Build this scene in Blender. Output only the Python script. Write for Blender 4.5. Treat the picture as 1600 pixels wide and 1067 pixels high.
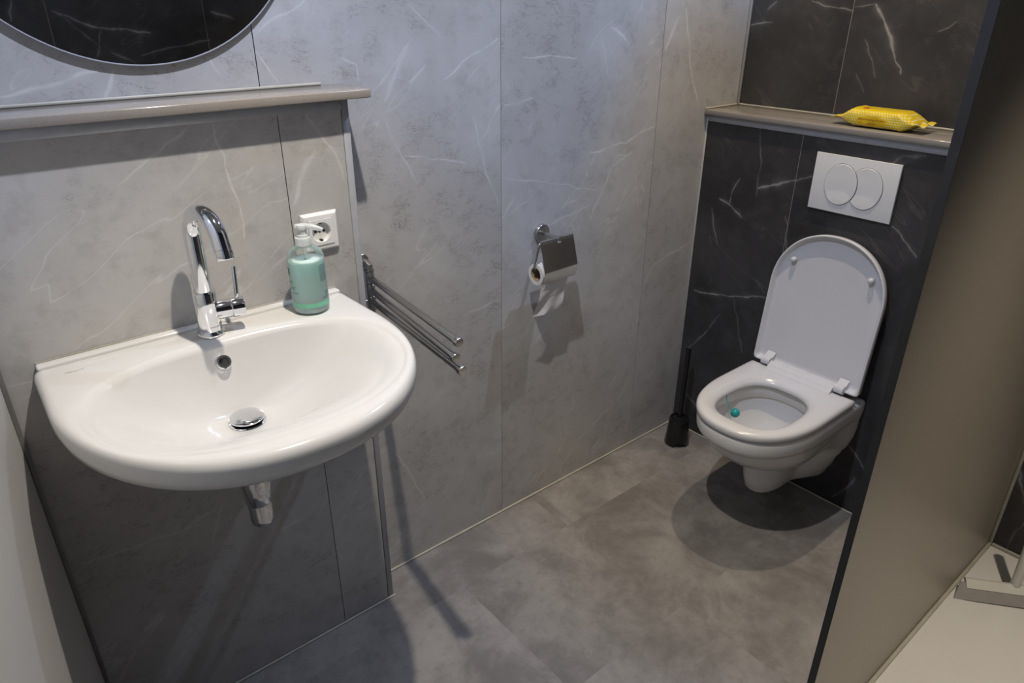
import bpy, bmesh, math, random
from mathutils import Vector, Matrix

for o in list(bpy.data.objects):
    bpy.data.objects.remove(o, do_unlink=True)
SC = bpy.context.scene
COL = SC.collection
random.seed(7)
PI = math.pi

# ---------------------------------------------------------------- camera
CAM_LOC = Vector((0.0, -1.454, 1.528))
F_PX, PITCH, YAW, ROLL = 1112.0, math.radians(25.82), math.radians(49.93), math.radians(0.2134)
fwd = Vector((math.cos(YAW) * math.cos(PITCH), math.sin(YAW) * math.cos(PITCH), -math.sin(PITCH)))
rgt = Vector((math.sin(YAW), -math.cos(YAW), 0))
upv = rgt.cross(fwd)
rgt2 = rgt * math.cos(ROLL) + upv * math.sin(ROLL)
upv2 = -rgt * math.sin(ROLL) + upv * math.cos(ROLL)
cam_d = bpy.data.cameras.new('camera')
cam_d.sensor_fit = 'HORIZONTAL'
cam_d.sensor_width = 36.0
cam_d.lens = 36.0 * F_PX / 1600.0
cam_d.clip_start = 0.02
cam = bpy.data.objects.new('camera', cam_d)
COL.objects.link(cam)
M = Matrix((rgt2, upv2, -fwd)).transposed().to_4x4()
M.translation = CAM_LOC
cam.matrix_world = M
SC.camera = cam

# ---------------------------------------------------------------- world, lamps, exposure
wd = bpy.data.worlds.new('world')
SC.world = wd
wd.use_nodes = True
bg = wd.node_tree.nodes['Background']
bg.inputs[0].default_value = (0.55, 0.72, 1.0, 1)
bg.inputs[1].default_value = 0.2
SC.view_settings.view_transform = 'Standard'
SC.view_settings.look = 'None'
SC.view_settings.gamma = 1.0
SC.view_settings.use_curve_mapping = False
SC.view_settings.exposure = 0.36
CEIL = 2.42
# x, y, tilt towards +x (deg), watts, inner colour, outer colour, colour change angles (deg), cone (deg), blend, radius, label
WARM, COOL = (1.0, 0.87, 0.70), (0.72, 0.79, 1.0)
LAMPS = [
    (0.58, -0.66, 0, 74, (1.0, 0.90, 0.77), COOL, (24, 36), 128, 1.0, 0.018, 'recessed white ceiling spotlight above the washbasin'),
    (1.74, -0.48, 12, 46, (0.84, 0.69, 0.50), (0.64, 0.74, 1.0), (21, 33), 160, 0.9, 0.018, 'recessed white ceiling spotlight above the toilet'),
    (1.45, -1.62, 0, 92, WARM, WARM, (20, 40), 62, 1.0, 0.025, 'recessed white ceiling spotlight above the shower tray'),
]
SC.cycles.max_bounces = 6
SC.cycles.diffuse_bounces = 2
SC.cycles.glossy_bounces = 4
SC.cycles.transmission_bounces = 4
SC.cycles.transparent_max_bounces = 8
SC.cycles.use_adaptive_sampling = True
SC.cycles.adaptive_threshold = 0.03
SC.cycles.adaptive_min_samples = 16


# ---------------------------------------------------------------- helpers
def link(o, parent=None):
    COL.objects.link(o)
    if parent is not None:
        o.parent = parent
    return o


def wloc(o):
    v = Vector((0, 0, 0))
    while o is not None:
        v += o.location
        o = o.parent
    return v


def tag(o, label=None, cat=None, group=None, kind=None):
    if label: o['label'] = label
    if cat: o['category'] = cat
    if group: o['group'] = group
    if kind: o['kind'] = kind
    return o


def thing(name, loc, label, cat, group=None):
    o = bpy.data.objects.new(name, None)
    o.empty_display_size = 0.05
    o.location = loc
    link(o)
    return tag(o, label, cat, group)


def mk(name, verts, faces, mat, parent=None, smooth=False, loc=None, angle=40):
    """mesh given in world coordinates; stored relative to its parent (or to loc)"""
    if parent is not None:
        off = wloc(parent)
    elif loc is not None:
        off = Vector(loc)
    else:
        off = Vector((0, 0, 0))
    me = bpy.data.meshes.new(name)
    me.from_pydata([tuple(Vector(v) - off) for v in verts], [], faces)
    me.update()
    bm = bmesh.new(); bm.from_mesh(me)
    bmesh.ops.remove_doubles(bm, verts=bm.verts, dist=1e-6)
    bmesh.ops.recalc_face_normals(bm, faces=bm.faces)
    bm.to_mesh(me); bm.free()
    if mat is not None: me.materials.append(mat)
    if smooth:
        for p in me.polygons: p.use_smooth = True
        try: me.set_sharp_from_angle(angle=math.radians(angle))
        except Exception: pass
    o = bpy.data.objects.new(name, me)
    if parent is None and loc is not None: o.location = loc
    return link(o, parent)


def box_vf(x0, x1, y0, y1, z0, z1):
    v = [(x, y, z) for x in (x0, x1) for y in (y0, y1) for z in (z0, z1)]
    f = [(0, 1, 3, 2), (4, 6, 7, 5), (0, 4, 5, 1), (2, 3, 7, 6), (0, 2, 6, 4), (1, 5, 7, 3)]
    return v, f


def bevel_obj(o, w, seg=2):
    bm = bmesh.new(); bm.from_mesh(o.data)
    bmesh.ops.bevel(bm, geom=list(bm.edges), offset=w, segments=seg, profile=0.5, affect='EDGES')
    bm.to_mesh(o.data); bm.free()
    for p in o.data.polygons: p.use_smooth = True
    o.data.set_sharp_from_angle(angle=math.radians(50))
    return o


def box(name, x0, x1, y0, y1, z0, z1, mat, parent=None, bev=0, loc=None, seg=2):
    o = mk(name, *box_vf(x0, x1, y0, y1, z0, z1), mat, parent, loc=loc)
    if bev: bevel_obj(o, bev, seg)
    return o


def merge(*vfs):
    V, Fc = [], []
    for v, f in vfs:
        n = len(V); V += list(v); Fc += [tuple(i + n for i in q) for q in f]
    return V, Fc


def loft(rings, cap0=False, cap1=False, closed=True):
    n = len(rings[0]); V = [p for r in rings for p in r]; Fc = []
    for k in range(len(rings) - 1):
        for i in range(n if closed else n - 1):
            j = (i + 1) % n
            Fc.append((k * n + i, k * n + j, (k + 1) * n + j, (k + 1) * n + i))
    if cap0: Fc.append(tuple(range(n)))
    if cap1: Fc.append(tuple((len(rings) - 1) * n + i for i in range(n)))
    return V, Fc


def frame_of(d):
    d = Vector(d).normalized()
    a = Vector((0, 0, 1)) if abs(d.z) < 0.9 else Vector((1, 0, 0))
    u = a.cross(d).normalized()
    return u, d.cross(u).normalized(), d


def lathe(profile, origin, axis=(0, 0, 1), n=40, cap0=True, cap1=True):
    """profile = [(radius, height along axis)]"""
    u, w, d = frame_of(axis); o = Vector(origin)
    rings = []
    for r, h in profile:
        r = max(r, 1e-5)
        rings.append([tuple(o + d * h + u * (r * math.cos(2 * PI * i / n)) + w * (r * math.sin(2 * PI * i / n))) for i in range(n)])
    return loft(rings, cap0, cap1)


def tube(pts, rad, n=20, cap=True):
    pts = [Vector(p) for p in pts]
    rads = rad if isinstance(rad, (list, tuple)) else [rad] * len(pts)
    rings = []
    t0 = (pts[1] - pts[0]).normalized()
    u, w, _ = frame_of(t0)
    for i, p in enumerate(pts):
        if i == 0: t = t0
        elif i == len(pts) - 1: t = (pts[i] - pts[i - 1]).normalized()
        else: t = ((pts[i + 1] - pts[i]).normalized() + (pts[i] - pts[i - 1]).normalized()).normalized()
        u = (u - t * u.dot(t)).normalized(); w = t.cross(u)
        rings.append([tuple(p + u * (rads[i] * math.cos(2 * PI * k / n)) + w * (rads[i] * math.sin(2 * PI * k / n))) for k in range(n)])
    return loft(rings, cap, cap)


def arc_pts(c, r, a0, a1, n, ux, uz):
    c, ux, uz = Vector(c), Vector(ux), Vector(uz)
    return [c + ux * (r * math.cos(a0 + (a1 - a0) * i / n)) + uz * (r * math.sin(a0 + (a1 - a0) * i / n)) for i in range(n + 1)]


def radial(poly, c, n, ph=0.0):
    """resample a star-shaped outline at n equal angles about c"""
    out = []
    for i in range(n):
        a = 2 * PI * i / n + ph
        dx, dy = math.cos(a), math.sin(a); best = None
        for k in range(len(poly)):
            ax, ay = poly[k][0] - c[0], poly[k][1] - c[1]
            bx, by = poly[(k + 1) % len(poly)][0] - c[0], poly[(k + 1) % len(poly)][1] - c[1]
            ex, ey = bx - ax, by - ay
            den = dx * ey - dy * ex
            if abs(den) < 1e-12: continue
            t = (ax * ey - ay * ex) / den
            s = (ax * dy - ay * dx) / den
            if t > 0 and -1e-9 <= s <= 1 + 1e-9 and (best is None or t > best): best = t
        out.append((c[0] + dx * best, c[1] + dy * best))
    return out


def text_mesh(body, size, spacing=1.0):
    cu = bpy.data.curves.new('tmp_text', 'FONT')
    cu.body = body; cu.size = size; cu.space_character = spacing; cu.resolution_u = 3
    cu.align_x = 'CENTER'; cu.align_y = 'CENTER'
    ob = bpy.data.objects.new('tmp_text', cu); COL.objects.link(ob)
    dg = bpy.context.evaluated_depsgraph_get()
    me = ob.evaluated_get(dg).to_mesh()
    V = [tuple(v.co) for v in me.vertices]; Fc = [tuple(p.vertices) for p in me.polygons]
    ob.evaluated_get(dg).to_mesh_clear()
    bpy.data.objects.remove(ob, do_unlink=True); bpy.data.curves.remove(cu)
    return V, Fc


def rot_y(v, a):
    return Vector((v[0] * math.cos(a) + v[2] * math.sin(a), v[1], -v[0] * math.sin(a) + v[2] * math.cos(a)))


# ---------------------------------------------------------------- materials
class NT:
    def __init__(self, name):
        self.m = bpy.data.materials.new(name); self.m.use_nodes = True
        self.t = self.m.node_tree; self.n = self.t.nodes; self.l = self.t.links
        self.b = self.n['Principled BSDF']

    def node(self, kind, **kw):
        x = self.n.new(kind)
        for k, v in kw.items(): setattr(x, k, v)
        return x

    def put(self, sock, v):
        if v is None: return
        if isinstance(v, bpy.types.NodeSocket): self.l.new(v, sock)
        else: sock.default_value = v

    def math(self, op, a, b=None, c=None, clamp=False):
        x = self.node('ShaderNodeMath', operation=op, use_clamp=clamp)
        for i, v in enumerate((a, b, c)): self.put(x.inputs[i], v)
        return x.outputs[0]

    def vmath(self, op, a, b=None, s=None):
        x = self.node('ShaderNodeVectorMath', operation=op)
        self.put(x.inputs[0], a); self.put(x.inputs[1], b)
        if s is not None: self.put(x.inputs['Scale'], s)
        return x.outputs[1] if op in ('LENGTH', 'DOT_PRODUCT', 'DISTANCE') else x.outputs[0]

    def noise(self, vec, scale, detail=4, rough=0.55, dist=0.0, color=False):
        x = self.node('ShaderNodeTexNoise')
        self.put(x.inputs['Vector'], vec); self.put(x.inputs['Scale'], scale)
        x.inputs['Detail'].default_value = detail; x.inputs['Roughness'].default_value = rough
        x.inputs['Distortion'].default_value = dist
        return x.outputs['Color'] if color else x.outputs['Fac']

    def ramp(self, v, a, b, lo=0.0, hi=1.0):
        x = self.node('ShaderNodeMapRange', interpolation_type='SMOOTHSTEP')
        self.put(x.inputs[0], v)
        for i, q in enumerate((a, b, lo, hi)): self.put(x.inputs[1 + i], q)
        return x.outputs[0]

    def mix(self, f, a, b, mode='MIX'):
        x = self.node('ShaderNodeMix', data_type='RGBA', blend_type=mode)
        self.put(x.inputs[0], f)
        for s, v in ((x.inputs[6], a), (x.inputs[7], b)):
            self.put(s, v if isinstance(v, bpy.types.NodeSocket) else (*v[:3], 1))
        return x.outputs[2]

    def pos(self):
        return self.node('ShaderNodeNewGeometry').outputs['Position']

    def bump(self, h, strength=0.2, dist=0.001):
        x = self.node('ShaderNodeBump')
        x.inputs['Strength'].default_value = strength; x.inputs['Distance'].default_value = dist
        self.put(x.inputs['Height'], h); self.l.new(x.outputs[0], self.b.inputs['Normal'])

    def set(self, color=None, rough=None, metal=None, spec=None, coat=None, trans=None, ior=None, sss=None):
        for nm, v in (('Base Color', color), ('Roughness', rough), ('Metallic', metal), ('Specular IOR Level', spec),
                      ('Coat Weight', coat), ('Transmission Weight', trans), ('IOR', ior), ('Subsurface Weight', sss)):
            if v is None: continue
            if nm == 'Base Color' and isinstance(v, tuple): v = (*v[:3], 1)
            self.put(self.b.inputs[nm], v)
        return self.m


def vein_group():
    g = bpy.data.node_groups.new('vein', 'ShaderNodeTree')
    for nm, ty in (('P', 'NodeSocketVector'), ('A', 'NodeSocketVector'), ('B', 'NodeSocketVector'), ('W', 'NodeSocketFloat'), ('S', 'NodeSocketFloat')):
        g.interface.new_socket(nm, in_out='INPUT', socket_type=ty)
    g.interface.new_socket('V', in_out='OUTPUT', socket_type='NodeSocketFloat')
    N, L = g.nodes, g.links
    gi, go = N.new('NodeGroupInput'), N.new('NodeGroupOutput')

    def vm(op, a, b=None, s=None):
        x = N.new('ShaderNodeVectorMath'); x.operation = op
        L.new(a, x.inputs[0])
        if b is not None: L.new(b, x.inputs[1])
        if s is not None: L.new(s, x.inputs['Scale'])
        return x.outputs[1] if op in ('LENGTH', 'DOT_PRODUCT') else x.outputs[0]

    def m(op, a, b, clamp=False):
        x = N.new('ShaderNodeMath'); x.operation = op; x.use_clamp = clamp
        for i, v in enumerate((a, b)):
            if isinstance(v, float): x.inputs[i].default_value = v
            else: L.new(v, x.inputs[i])
        return x.outputs[0]
    ab = vm('SUBTRACT', gi.outputs[2], gi.outputs[1]); ap = vm('SUBTRACT', gi.outputs[0], gi.outputs[1])
    t = m('DIVIDE', vm('DOT_PRODUCT', ap, ab), vm('DOT_PRODUCT', ab, ab), True)
    d = vm('LENGTH', vm('SUBTRACT', ap, vm('SCALE', ab, None, t)))
    wt = m('MULTIPLY', gi.outputs[3], m('ADD', 0.5, m('MULTIPLY', m('MULTIPLY', t, m('SUBTRACT', 1.0, t)), 2.4)))
    q = m('DIVIDE', d, wt)
    v = m('SUBTRACT', 1.0, q, True)
    halo = m('SUBTRACT', 1.0, m('MULTIPLY', q, 0.2), True)       # faint cloud along the vein
    v = m('MULTIPLY', m('ADD', v, m('MULTIPLY', m('MULTIPLY', halo, halo), 0.22)), gi.outputs[4])
    L.new(v, go.inputs[0])
    return g


VG = vein_group()


def veins(T, P, segs, jc, brk):
    flat = abs(segs[0][0][1] - segs[0][1][1]) < 1e-6          # veins on a wall facing y, else on one facing x
    Q = T.vmath('ADD', P, T.vmath('MULTIPLY', T.vmath('SUBTRACT', jc, (0.5, 0.5, 0.5)), (0.03, 0.0, 0.03) if flat else (0.0, 0.03, 0.03)))
    acc = None
    for a, b, w, s in segs:
        x = T.node('ShaderNodeGroup'); x.node_tree = VG
        T.l.new(Q, x.inputs[0])
        x.inputs[1].default_value = a; x.inputs[2].default_value = b
        x.inputs[3].default_value = w; x.inputs[4].default_value = s
        acc = x.outputs[0] if acc is None else T.math('MAXIMUM', acc, x.outputs[0])
    return T.math('MULTIPLY', acc, brk)


def marble(name, dark, segs):
    T = NT(name); P = T.pos()
    rnd = T.node('ShaderNodeObjectInfo').outputs['Random']
    Pn = T.vmath('ADD', P, T.vmath('SCALE', (11.1, 15.3, 6.9), None, rnd))
    jc = T.noise(P, 11.0, 2, 0.6, 0, True)
    n1 = T.noise(Pn, 3.0, 4, 0.62)
    n2 = T.noise(Pn, 19.0, 4, 0.7)
    # scratchy dark crackle in clouds, broken up by the fine noise
    st = T.vmath('MULTIPLY', Pn, (1.0, 1.0, 1.9))
    cr = T.noise(st, 12.0, 6, 0.74, 0.7)
    line = T.ramp(T.math('ABSOLUTE', T.math('SUBTRACT', cr, 0.5)), 0.0, 0.013, 1.0, 0.0)
    mask = T.math('MULTIPLY', T.ramp(n1, 0.57, 0.40), T.ramp(n2, 0.40, 0.56))
    crack = T.math('MULTIPLY', line, mask)
    # long thin diagonal streaks
    sp = T.node('ShaderNodeSeparateXYZ'); T.l.new(Pn, sp.inputs[0])
    hh = T.math('ADD', sp.outputs[0], sp.outputs[1])
    cu = T.node('ShaderNodeCombineXYZ')
    T.l.new(T.math('MULTIPLY', T.math('ADD', T.math('MULTIPLY', hh, 0.80), T.math('MULTIPLY', sp.outputs[2], 0.60)), 1.3), cu.inputs[0])
    T.l.new(T.math('MULTIPLY', T.math('SUBTRACT', T.math('MULTIPLY', sp.outputs[2], 0.80), T.math('MULTIPLY', hh, 0.60)), 6.0), cu.inputs[1])
    sn = T.noise(cu.outputs[0], 1.0, 3, 0.55)
    thin = T.math('MULTIPLY', T.ramp(T.math('ABSOLUTE', T.math('SUBTRACT', sn, 0.52)), 0.0, 0.0065, 1.0, 0.0), T.ramp(n1, 0.44, 0.58))
    vn = veins(T, P, segs, jc, T.ramp(n2, 0.34, 0.60, 0.35, 1.05))
    if dark:
        col = T.mix(T.ramp(n1, 0.3, 0.72), (0.026, 0.025, 0.026), (0.056, 0.054, 0.055))
        col = T.mix(T.math('MULTIPLY', T.ramp(n2, 0.45, 0.7), 0.45), col, (0.070, 0.067, 0.067))
        col = T.mix(T.math('MULTIPLY', crack, 0.7), col, (0.012, 0.011, 0.011))
        col = T.mix(T.math('MULTIPLY', thin, 0.16), col, (0.22, 0.21, 0.20))
        col = T.mix(T.math('MULTIPLY', vn, 0.75), col, (0.36, 0.35, 0.34))
        rough = T.ramp(n2, 0.2, 0.8, 0.38, 0.52)
    else:
        col = T.mix(T.ramp(n1, 0.3, 0.72), (0.41, 0.40, 0.39), (0.50, 0.492, 0.482))
        col = T.mix(T.math('MULTIPLY', T.ramp(n2, 0.46, 0.72), 0.5), col, (0.345, 0.330, 0.318))
        col = T.mix(T.math('MULTIPLY', crack, 0.85), col, (0.19, 0.17, 0.16))
        col = T.mix(T.math('MULTIPLY', thin, 0.42), col, (0.68, 0.67, 0.66))
        col = T.mix(T.math('MULTIPLY', vn, 0.62), col, (0.74, 0.73, 0.72))
        rough = T.ramp(n2, 0.2, 0.8, 0.36, 0.48)
    return T.set(color=col, rough=rough, spec=0.42)


def simple(name, color, rough=0.5, metal=0.0, spec=0.5, coat=0.0, var=0.0, scale=30.0, bump=0.0):
    T = NT(name)
    c = color
    if var or bump:
        n = T.noise(T.pos(), scale, 5, 0.6)
        if var: c = T.mix(T.ramp(n, 0.3, 0.7), tuple(q * (1 - var) for q in color), tuple(min(1, q * (1 + var)) for q in color))
        if bump: T.bump(n, bump, 0.0005)
    return T.set(color=c, rough=rough, metal=metal, spec=spec, coat=coat)
VEINS_MAIN = [
  ((1.518,0.000,1.119),(1.659,0.000,1.136),0.0042,1.00),
  ((1.659,0.000,1.136),(1.798,0.000,1.175),0.0042,1.00),
  ((1.262,0.000,1.392),(1.354,0.000,1.392),0.0028,0.80),
  ((1.354,0.000,1.392),(1.443,0.000,1.382),0.0028,0.80),
  ((1.576,-0.000,1.456),(1.642,0.000,1.420),0.0063,0.90),
  ((1.537,0.000,1.434),(1.569,0.000,1.336),0.0028,0.60),
  ((1.184,-0.000,1.098),(1.366,0.000,1.058),0.0021,0.70),
  ((1.366,0.000,1.058),(1.578,0.000,1.010),0.0021,0.70),
  ((1.623,0.000,1.097),(1.703,0.000,1.100),0.0028,0.70),
  ((1.532,0.000,0.925),(1.578,0.000,1.010),0.0035,0.70),
  ((1.578,0.000,1.010),(1.612,0.000,1.068),0.0035,0.70),
  ((1.612,0.000,1.068),(1.702,0.000,1.110),0.0035,0.70),
  ((1.371,-0.000,0.941),(1.529,0.000,0.971),0.0028,0.70),
  ((1.013,0.000,1.354),(1.093,0.000,1.400),0.0035,0.80),
  ((1.093,0.000,1.400),(1.175,0.000,1.437),0.0035,0.80),
  ((0.924,0.000,1.510),(1.008,0.000,1.448),0.0028,0.50),
  ((1.093,0.000,1.262),(1.133,0.000,1.133),0.0028,0.70),
  ((1.133,0.000,1.133),(1.172,0.000,1.031),0.0028,0.70),
  ((0.845,0.000,1.279),(0.886,0.000,1.200),0.0028,0.60),
  ((0.886,0.000,1.200),(0.923,0.000,1.124),0.0028,0.60),
  ((0.898,0.000,1.196),(0.995,-0.000,1.169),0.0028,0.70),
  ((0.995,-0.000,1.169),(1.068,0.000,1.153),0.0028,0.70),
  ((0.848,0.000,1.317),(0.885,0.000,1.383),0.0084,0.45),
  ((0.885,0.000,1.383),(0.918,0.000,1.432),0.0084,0.45),
  ((1.818,0.000,0.646),(1.857,0.000,0.709),0.0049,0.70),
  ((1.857,0.000,0.709),(2.065,0.000,0.751),0.0049,0.70),
  ((1.890,0.000,1.498),(1.965,0.000,1.291),0.0042,0.80),
  ((1.965,0.000,1.291),(2.002,0.000,1.217),0.0042,0.80),
  ((1.817,0.000,1.393),(1.860,0.000,1.479),0.0098,0.80),
  ((1.188,0.000,0.988),(1.223,0.000,1.040),0.0056,0.60),
  ((1.193,0.000,1.282),(1.285,-0.000,1.289),0.0063,0.50),
  ((1.715,0.000,1.054),(1.753,0.000,0.914),0.0021,0.50),
  ((0.797,0.000,0.416),(0.894,-0.000,0.192),0.0028,0.60),
  ((1.524,0.000,0.131),(1.716,0.000,0.220),0.0049,0.50),
  ((1.716,0.000,0.220),(1.783,0.000,0.291),0.0049,0.50),
  ((1.051,0.000,0.739),(1.173,0.000,0.754),0.0028,0.70),
  ((0.143,0.000,1.385),(0.242,0.000,1.396),0.0049,0.70),
  ((0.242,0.000,1.396),(0.296,0.000,1.411),0.0049,0.70),
  ((0.293,0.000,1.363),(0.317,0.000,1.409),0.0056,0.60),
  ((0.571,0.000,1.438),(0.605,0.000,1.371),0.0028,0.60),
  ((0.758,0.000,1.413),(0.785,0.000,1.403),0.0028,0.60),
  ((0.785,0.000,1.403),(0.788,0.000,1.368),0.0028,0.60),
  ((0.481,0.000,1.425),(0.499,0.000,1.395),0.0028,0.60),
]
VEINS_BOX = [
  ((0.442,-0.086,1.318),(0.450,-0.086,1.243),0.0028,0.80),
  ((0.450,-0.086,1.243),(0.465,-0.086,1.164),0.0028,0.80),
  ((0.465,-0.086,1.164),(0.463,-0.086,1.097),0.0028,0.80),
  ((0.267,-0.086,1.235),(0.336,-0.086,1.279),0.0035,0.60),
  ((0.336,-0.086,1.279),(0.394,-0.086,1.315),0.0035,0.60),
  ((0.624,-0.086,1.318),(0.676,-0.086,1.229),0.0035,0.70),
  ((0.676,-0.086,1.229),(0.692,-0.086,1.176),0.0035,0.70),
  ((0.575,-0.086,1.149),(0.594,-0.086,1.197),0.0084,0.80),
  ((0.594,-0.086,1.197),(0.624,-0.086,1.244),0.0084,0.80),
  ((0.283,-0.086,0.439),(0.324,-0.086,0.526),0.0035,0.50),
  ((0.228,-0.086,0.496),(0.310,-0.086,0.518),0.0028,0.50),
  ((0.569,-0.086,0.241),(0.596,-0.086,0.178),0.0028,0.60),
  ((0.045,-0.086,0.516),(0.270,-0.086,0.493),0.0028,0.50),
  ((0.472,-0.086,1.007),(0.546,-0.086,1.046),0.0056,0.40),
  ((0.020,-0.086,0.922),(0.064,-0.086,0.925),0.0028,0.60),
]
VEINS_UP = [
  ((2.226,-0.406,1.514),(2.226,-0.440,1.469),0.0063,1.00),
  ((2.226,-0.440,1.469),(2.226,-0.483,1.392),0.0063,1.00),
  ((2.226,-0.483,1.392),(2.226,-0.490,1.369),0.0028,0.80),
  ((2.226,-0.490,1.369),(2.226,-0.512,1.346),0.0028,0.80),
  ((2.226,-0.512,1.346),(2.226,-0.516,1.329),0.0028,0.80),
  ((2.226,-0.208,1.520),(2.226,-0.297,1.500),0.0028,0.70),
  ((2.226,-0.297,1.500),(2.226,-0.342,1.490),0.0028,0.70),
  ((2.226,-0.017,1.449),(2.226,-0.088,1.458),0.0035,0.70),
  ((2.226,-0.394,1.420),(2.226,-0.430,1.362),0.0028,0.60),
  ((2.226,-0.430,1.362),(2.226,-0.450,1.319),0.0028,0.60),
  ((2.226,-0.388,1.325),(2.226,-0.422,1.278),0.0028,0.60),
  ((2.226,-0.589,1.450),(2.226,-0.631,1.479),0.0021,0.50),
  ((2.226,-0.066,1.488),(2.226,-0.090,1.519),0.0035,0.50),
  ((2.226,-0.346,1.500),(2.226,-0.400,1.517),0.0021,0.60),
]
VEINS_LOW = [
  ((2.060,-0.202,1.162),(2.060,-0.216,1.121),0.0021,0.60),
  ((2.060,-0.216,1.121),(2.060,-0.222,1.034),0.0021,0.60),
  ((2.060,-0.222,1.034),(2.060,-0.225,0.951),0.0021,0.60),
  ((2.060,-0.227,0.982),(2.060,-0.266,0.996),0.0056,0.90),
  ((2.060,-0.266,0.996),(2.060,-0.332,1.022),0.0056,0.90),
  ((2.060,-0.332,1.022),(2.060,-0.394,1.045),0.0035,0.70),
  ((2.060,-0.086,0.921),(2.060,-0.133,0.907),0.0042,0.80),
  ((2.060,-0.133,0.907),(2.060,-0.183,0.876),0.0042,0.80),
  ((2.060,-0.126,0.905),(2.060,-0.128,0.938),0.0028,0.70),
  ((2.060,-0.128,0.938),(2.060,-0.155,0.998),0.0028,0.70),
  ((2.060,-0.063,0.879),(2.060,-0.102,0.765),0.0028,0.60),
  ((2.060,-0.658,0.957),(2.060,-0.700,0.919),0.0028,0.80),
  ((2.060,-0.700,0.919),(2.060,-0.740,0.885),0.0028,0.80),
  ((2.060,-0.622,1.123),(2.060,-0.641,1.147),0.0056,0.50),
  ((2.060,-0.641,1.147),(2.060,-0.699,1.151),0.0056,0.50),
  ((2.060,-0.332,0.915),(2.060,-0.350,0.880),0.0028,0.60),
  ((2.060,-0.350,0.880),(2.060,-0.355,0.795),0.0028,0.60),
  ((2.060,-0.032,0.568),(2.060,-0.171,0.592),0.0042,0.90),
  ((2.060,-0.171,0.592),(2.060,-0.317,0.631),0.0042,0.90),
  ((2.060,-0.200,0.591),(2.060,-0.263,0.408),0.0021,0.50),
  ((2.060,-0.033,0.332),(2.060,-0.156,0.514),0.0028,0.50),
  ((2.060,-0.683,0.239),(2.060,-0.765,0.172),0.0035,0.80),
  ((2.060,-0.672,0.023),(2.060,-0.705,0.069),0.0049,0.50),
  ((2.060,-0.705,0.069),(2.060,-0.731,0.128),0.0049,0.50),
  ((2.060,-0.060,0.149),(2.060,-0.115,0.102),0.0049,0.60),
]
VEINS_OPP = [
  ((0.604,-2.130,1.469),(0.695,-2.130,1.426),0.0063,1.00),
  ((0.695,-2.130,1.426),(0.762,-2.130,1.410),0.0063,1.00),
  ((0.762,-2.130,1.410),(0.859,-2.130,1.399),0.0063,1.00),
  ((0.859,-2.130,1.399),(0.953,-2.130,1.386),0.0063,1.00),
  ((0.762,-2.130,1.410),(0.738,-2.130,1.346),0.0035,0.70),
  ((0.738,-2.130,1.346),(0.723,-2.130,1.292),0.0035,0.70),
  ((0.612,-2.130,1.466),(0.686,-2.130,1.395),0.0035,0.50),
  ((0.686,-2.130,1.395),(0.742,-2.130,1.333),0.0035,0.50),
  ((0.895,-2.130,1.295),(1.074,-2.130,1.329),0.0035,0.60),
  ((1.074,-2.130,1.329),(1.204,-2.130,1.351),0.0035,0.60),
  ((1.224,-2.130,1.469),(1.270,-2.130,1.455),0.0070,0.90),
  ((1.270,-2.130,1.455),(1.319,-2.130,1.434),0.0070,0.90),
  ((0.473,-2.130,1.512),(0.453,-2.130,1.434),0.0056,0.70),
  ((0.785,-2.130,1.307),(0.864,-2.130,1.266),0.0042,0.60),
]
VEINS_SHOWER = [
  ((2.226,-1.089,0.338),(2.226,-1.137,0.199),0.0049,0.80),
  ((2.226,-1.139,0.031),(2.226,-1.157,0.141),0.0028,0.60),
]



def near_x(segs, a, b, ax=0):
    """veins that touch the stretch a..b along one axis"""
    a, b = min(a, b), max(a, b)
    return [q for q in segs if max(q[0][ax], q[1][ax]) > a - 0.02 and min(q[0][ax], q[1][ax]) < b + 0.02]


MAIN_X = ((-0.06, 0.571), (0.571, 1.184), (1.184, 1.802), (1.802, 2.226))
M_MAINS = [marble('light_marble_panel', False, near_x(VEINS_MAIN, a, b)) for a, b in MAIN_X]
M_BOX = marble('light_marble_boxing', False, VEINS_BOX)
M_UP = marble('dark_marble_panel', True, VEINS_UP)
M_SHOWER = marble('dark_marble_shower', True, VEINS_SHOWER)
M_LOW = marble('dark_marble_boxing', True, VEINS_LOW)
M_OPP = marble('dark_marble_opposite', True, VEINS_OPP)
M_JOINT = simple('dark_joint', (0.12, 0.115, 0.11), 0.8, var=0.1)
M_JOINT_L = simple('pale_joint', (0.30, 0.29, 0.27), 0.7, var=0.1)
M_FLOORJOINT = simple('floor_joint', (0.16, 0.148, 0.138), 0.7, var=0.1)
M_ALU = simple('grey_aluminium', (0.40, 0.41, 0.44), 0.42, 0.25, var=0.04, scale=60)
M_TRIM = simple('grey_trim', (0.20, 0.195, 0.185), 0.45, 0.2, var=0.05)
M_TRIM_PALE = simple('pale_trim', (0.47, 0.465, 0.45), 0.4, 0.3, var=0.04)
M_CAULK = simple('caulk', (0.46, 0.44, 0.37), 0.5, var=0.08, scale=18)
M_CERAMIC = simple('white_ceramic', (0.70, 0.70, 0.695), 0.13, coat=0.0, var=0.008, scale=3)
M_CHROME = simple('chrome', (0.82, 0.83, 0.85), 0.06, 1.0, var=0.02)
M_WHITE = simple('white_plastic', (0.80, 0.80, 0.79), 0.28, var=0.01)
M_SEAT = simple('white_seat_plastic', (0.68, 0.675, 0.68), 0.22, var=0.01, scale=4)
M_HOLE = simple('dark_hole', (0.012, 0.011, 0.010), 0.7, var=0.1)
M_BLACK = simple('black_plastic', (0.010, 0.010, 0.010), 0.22, var=0.1)
M_EDGE = simple('black_panel_edge', (0.016, 0.016, 0.017), 0.5, var=0.15)
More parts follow.
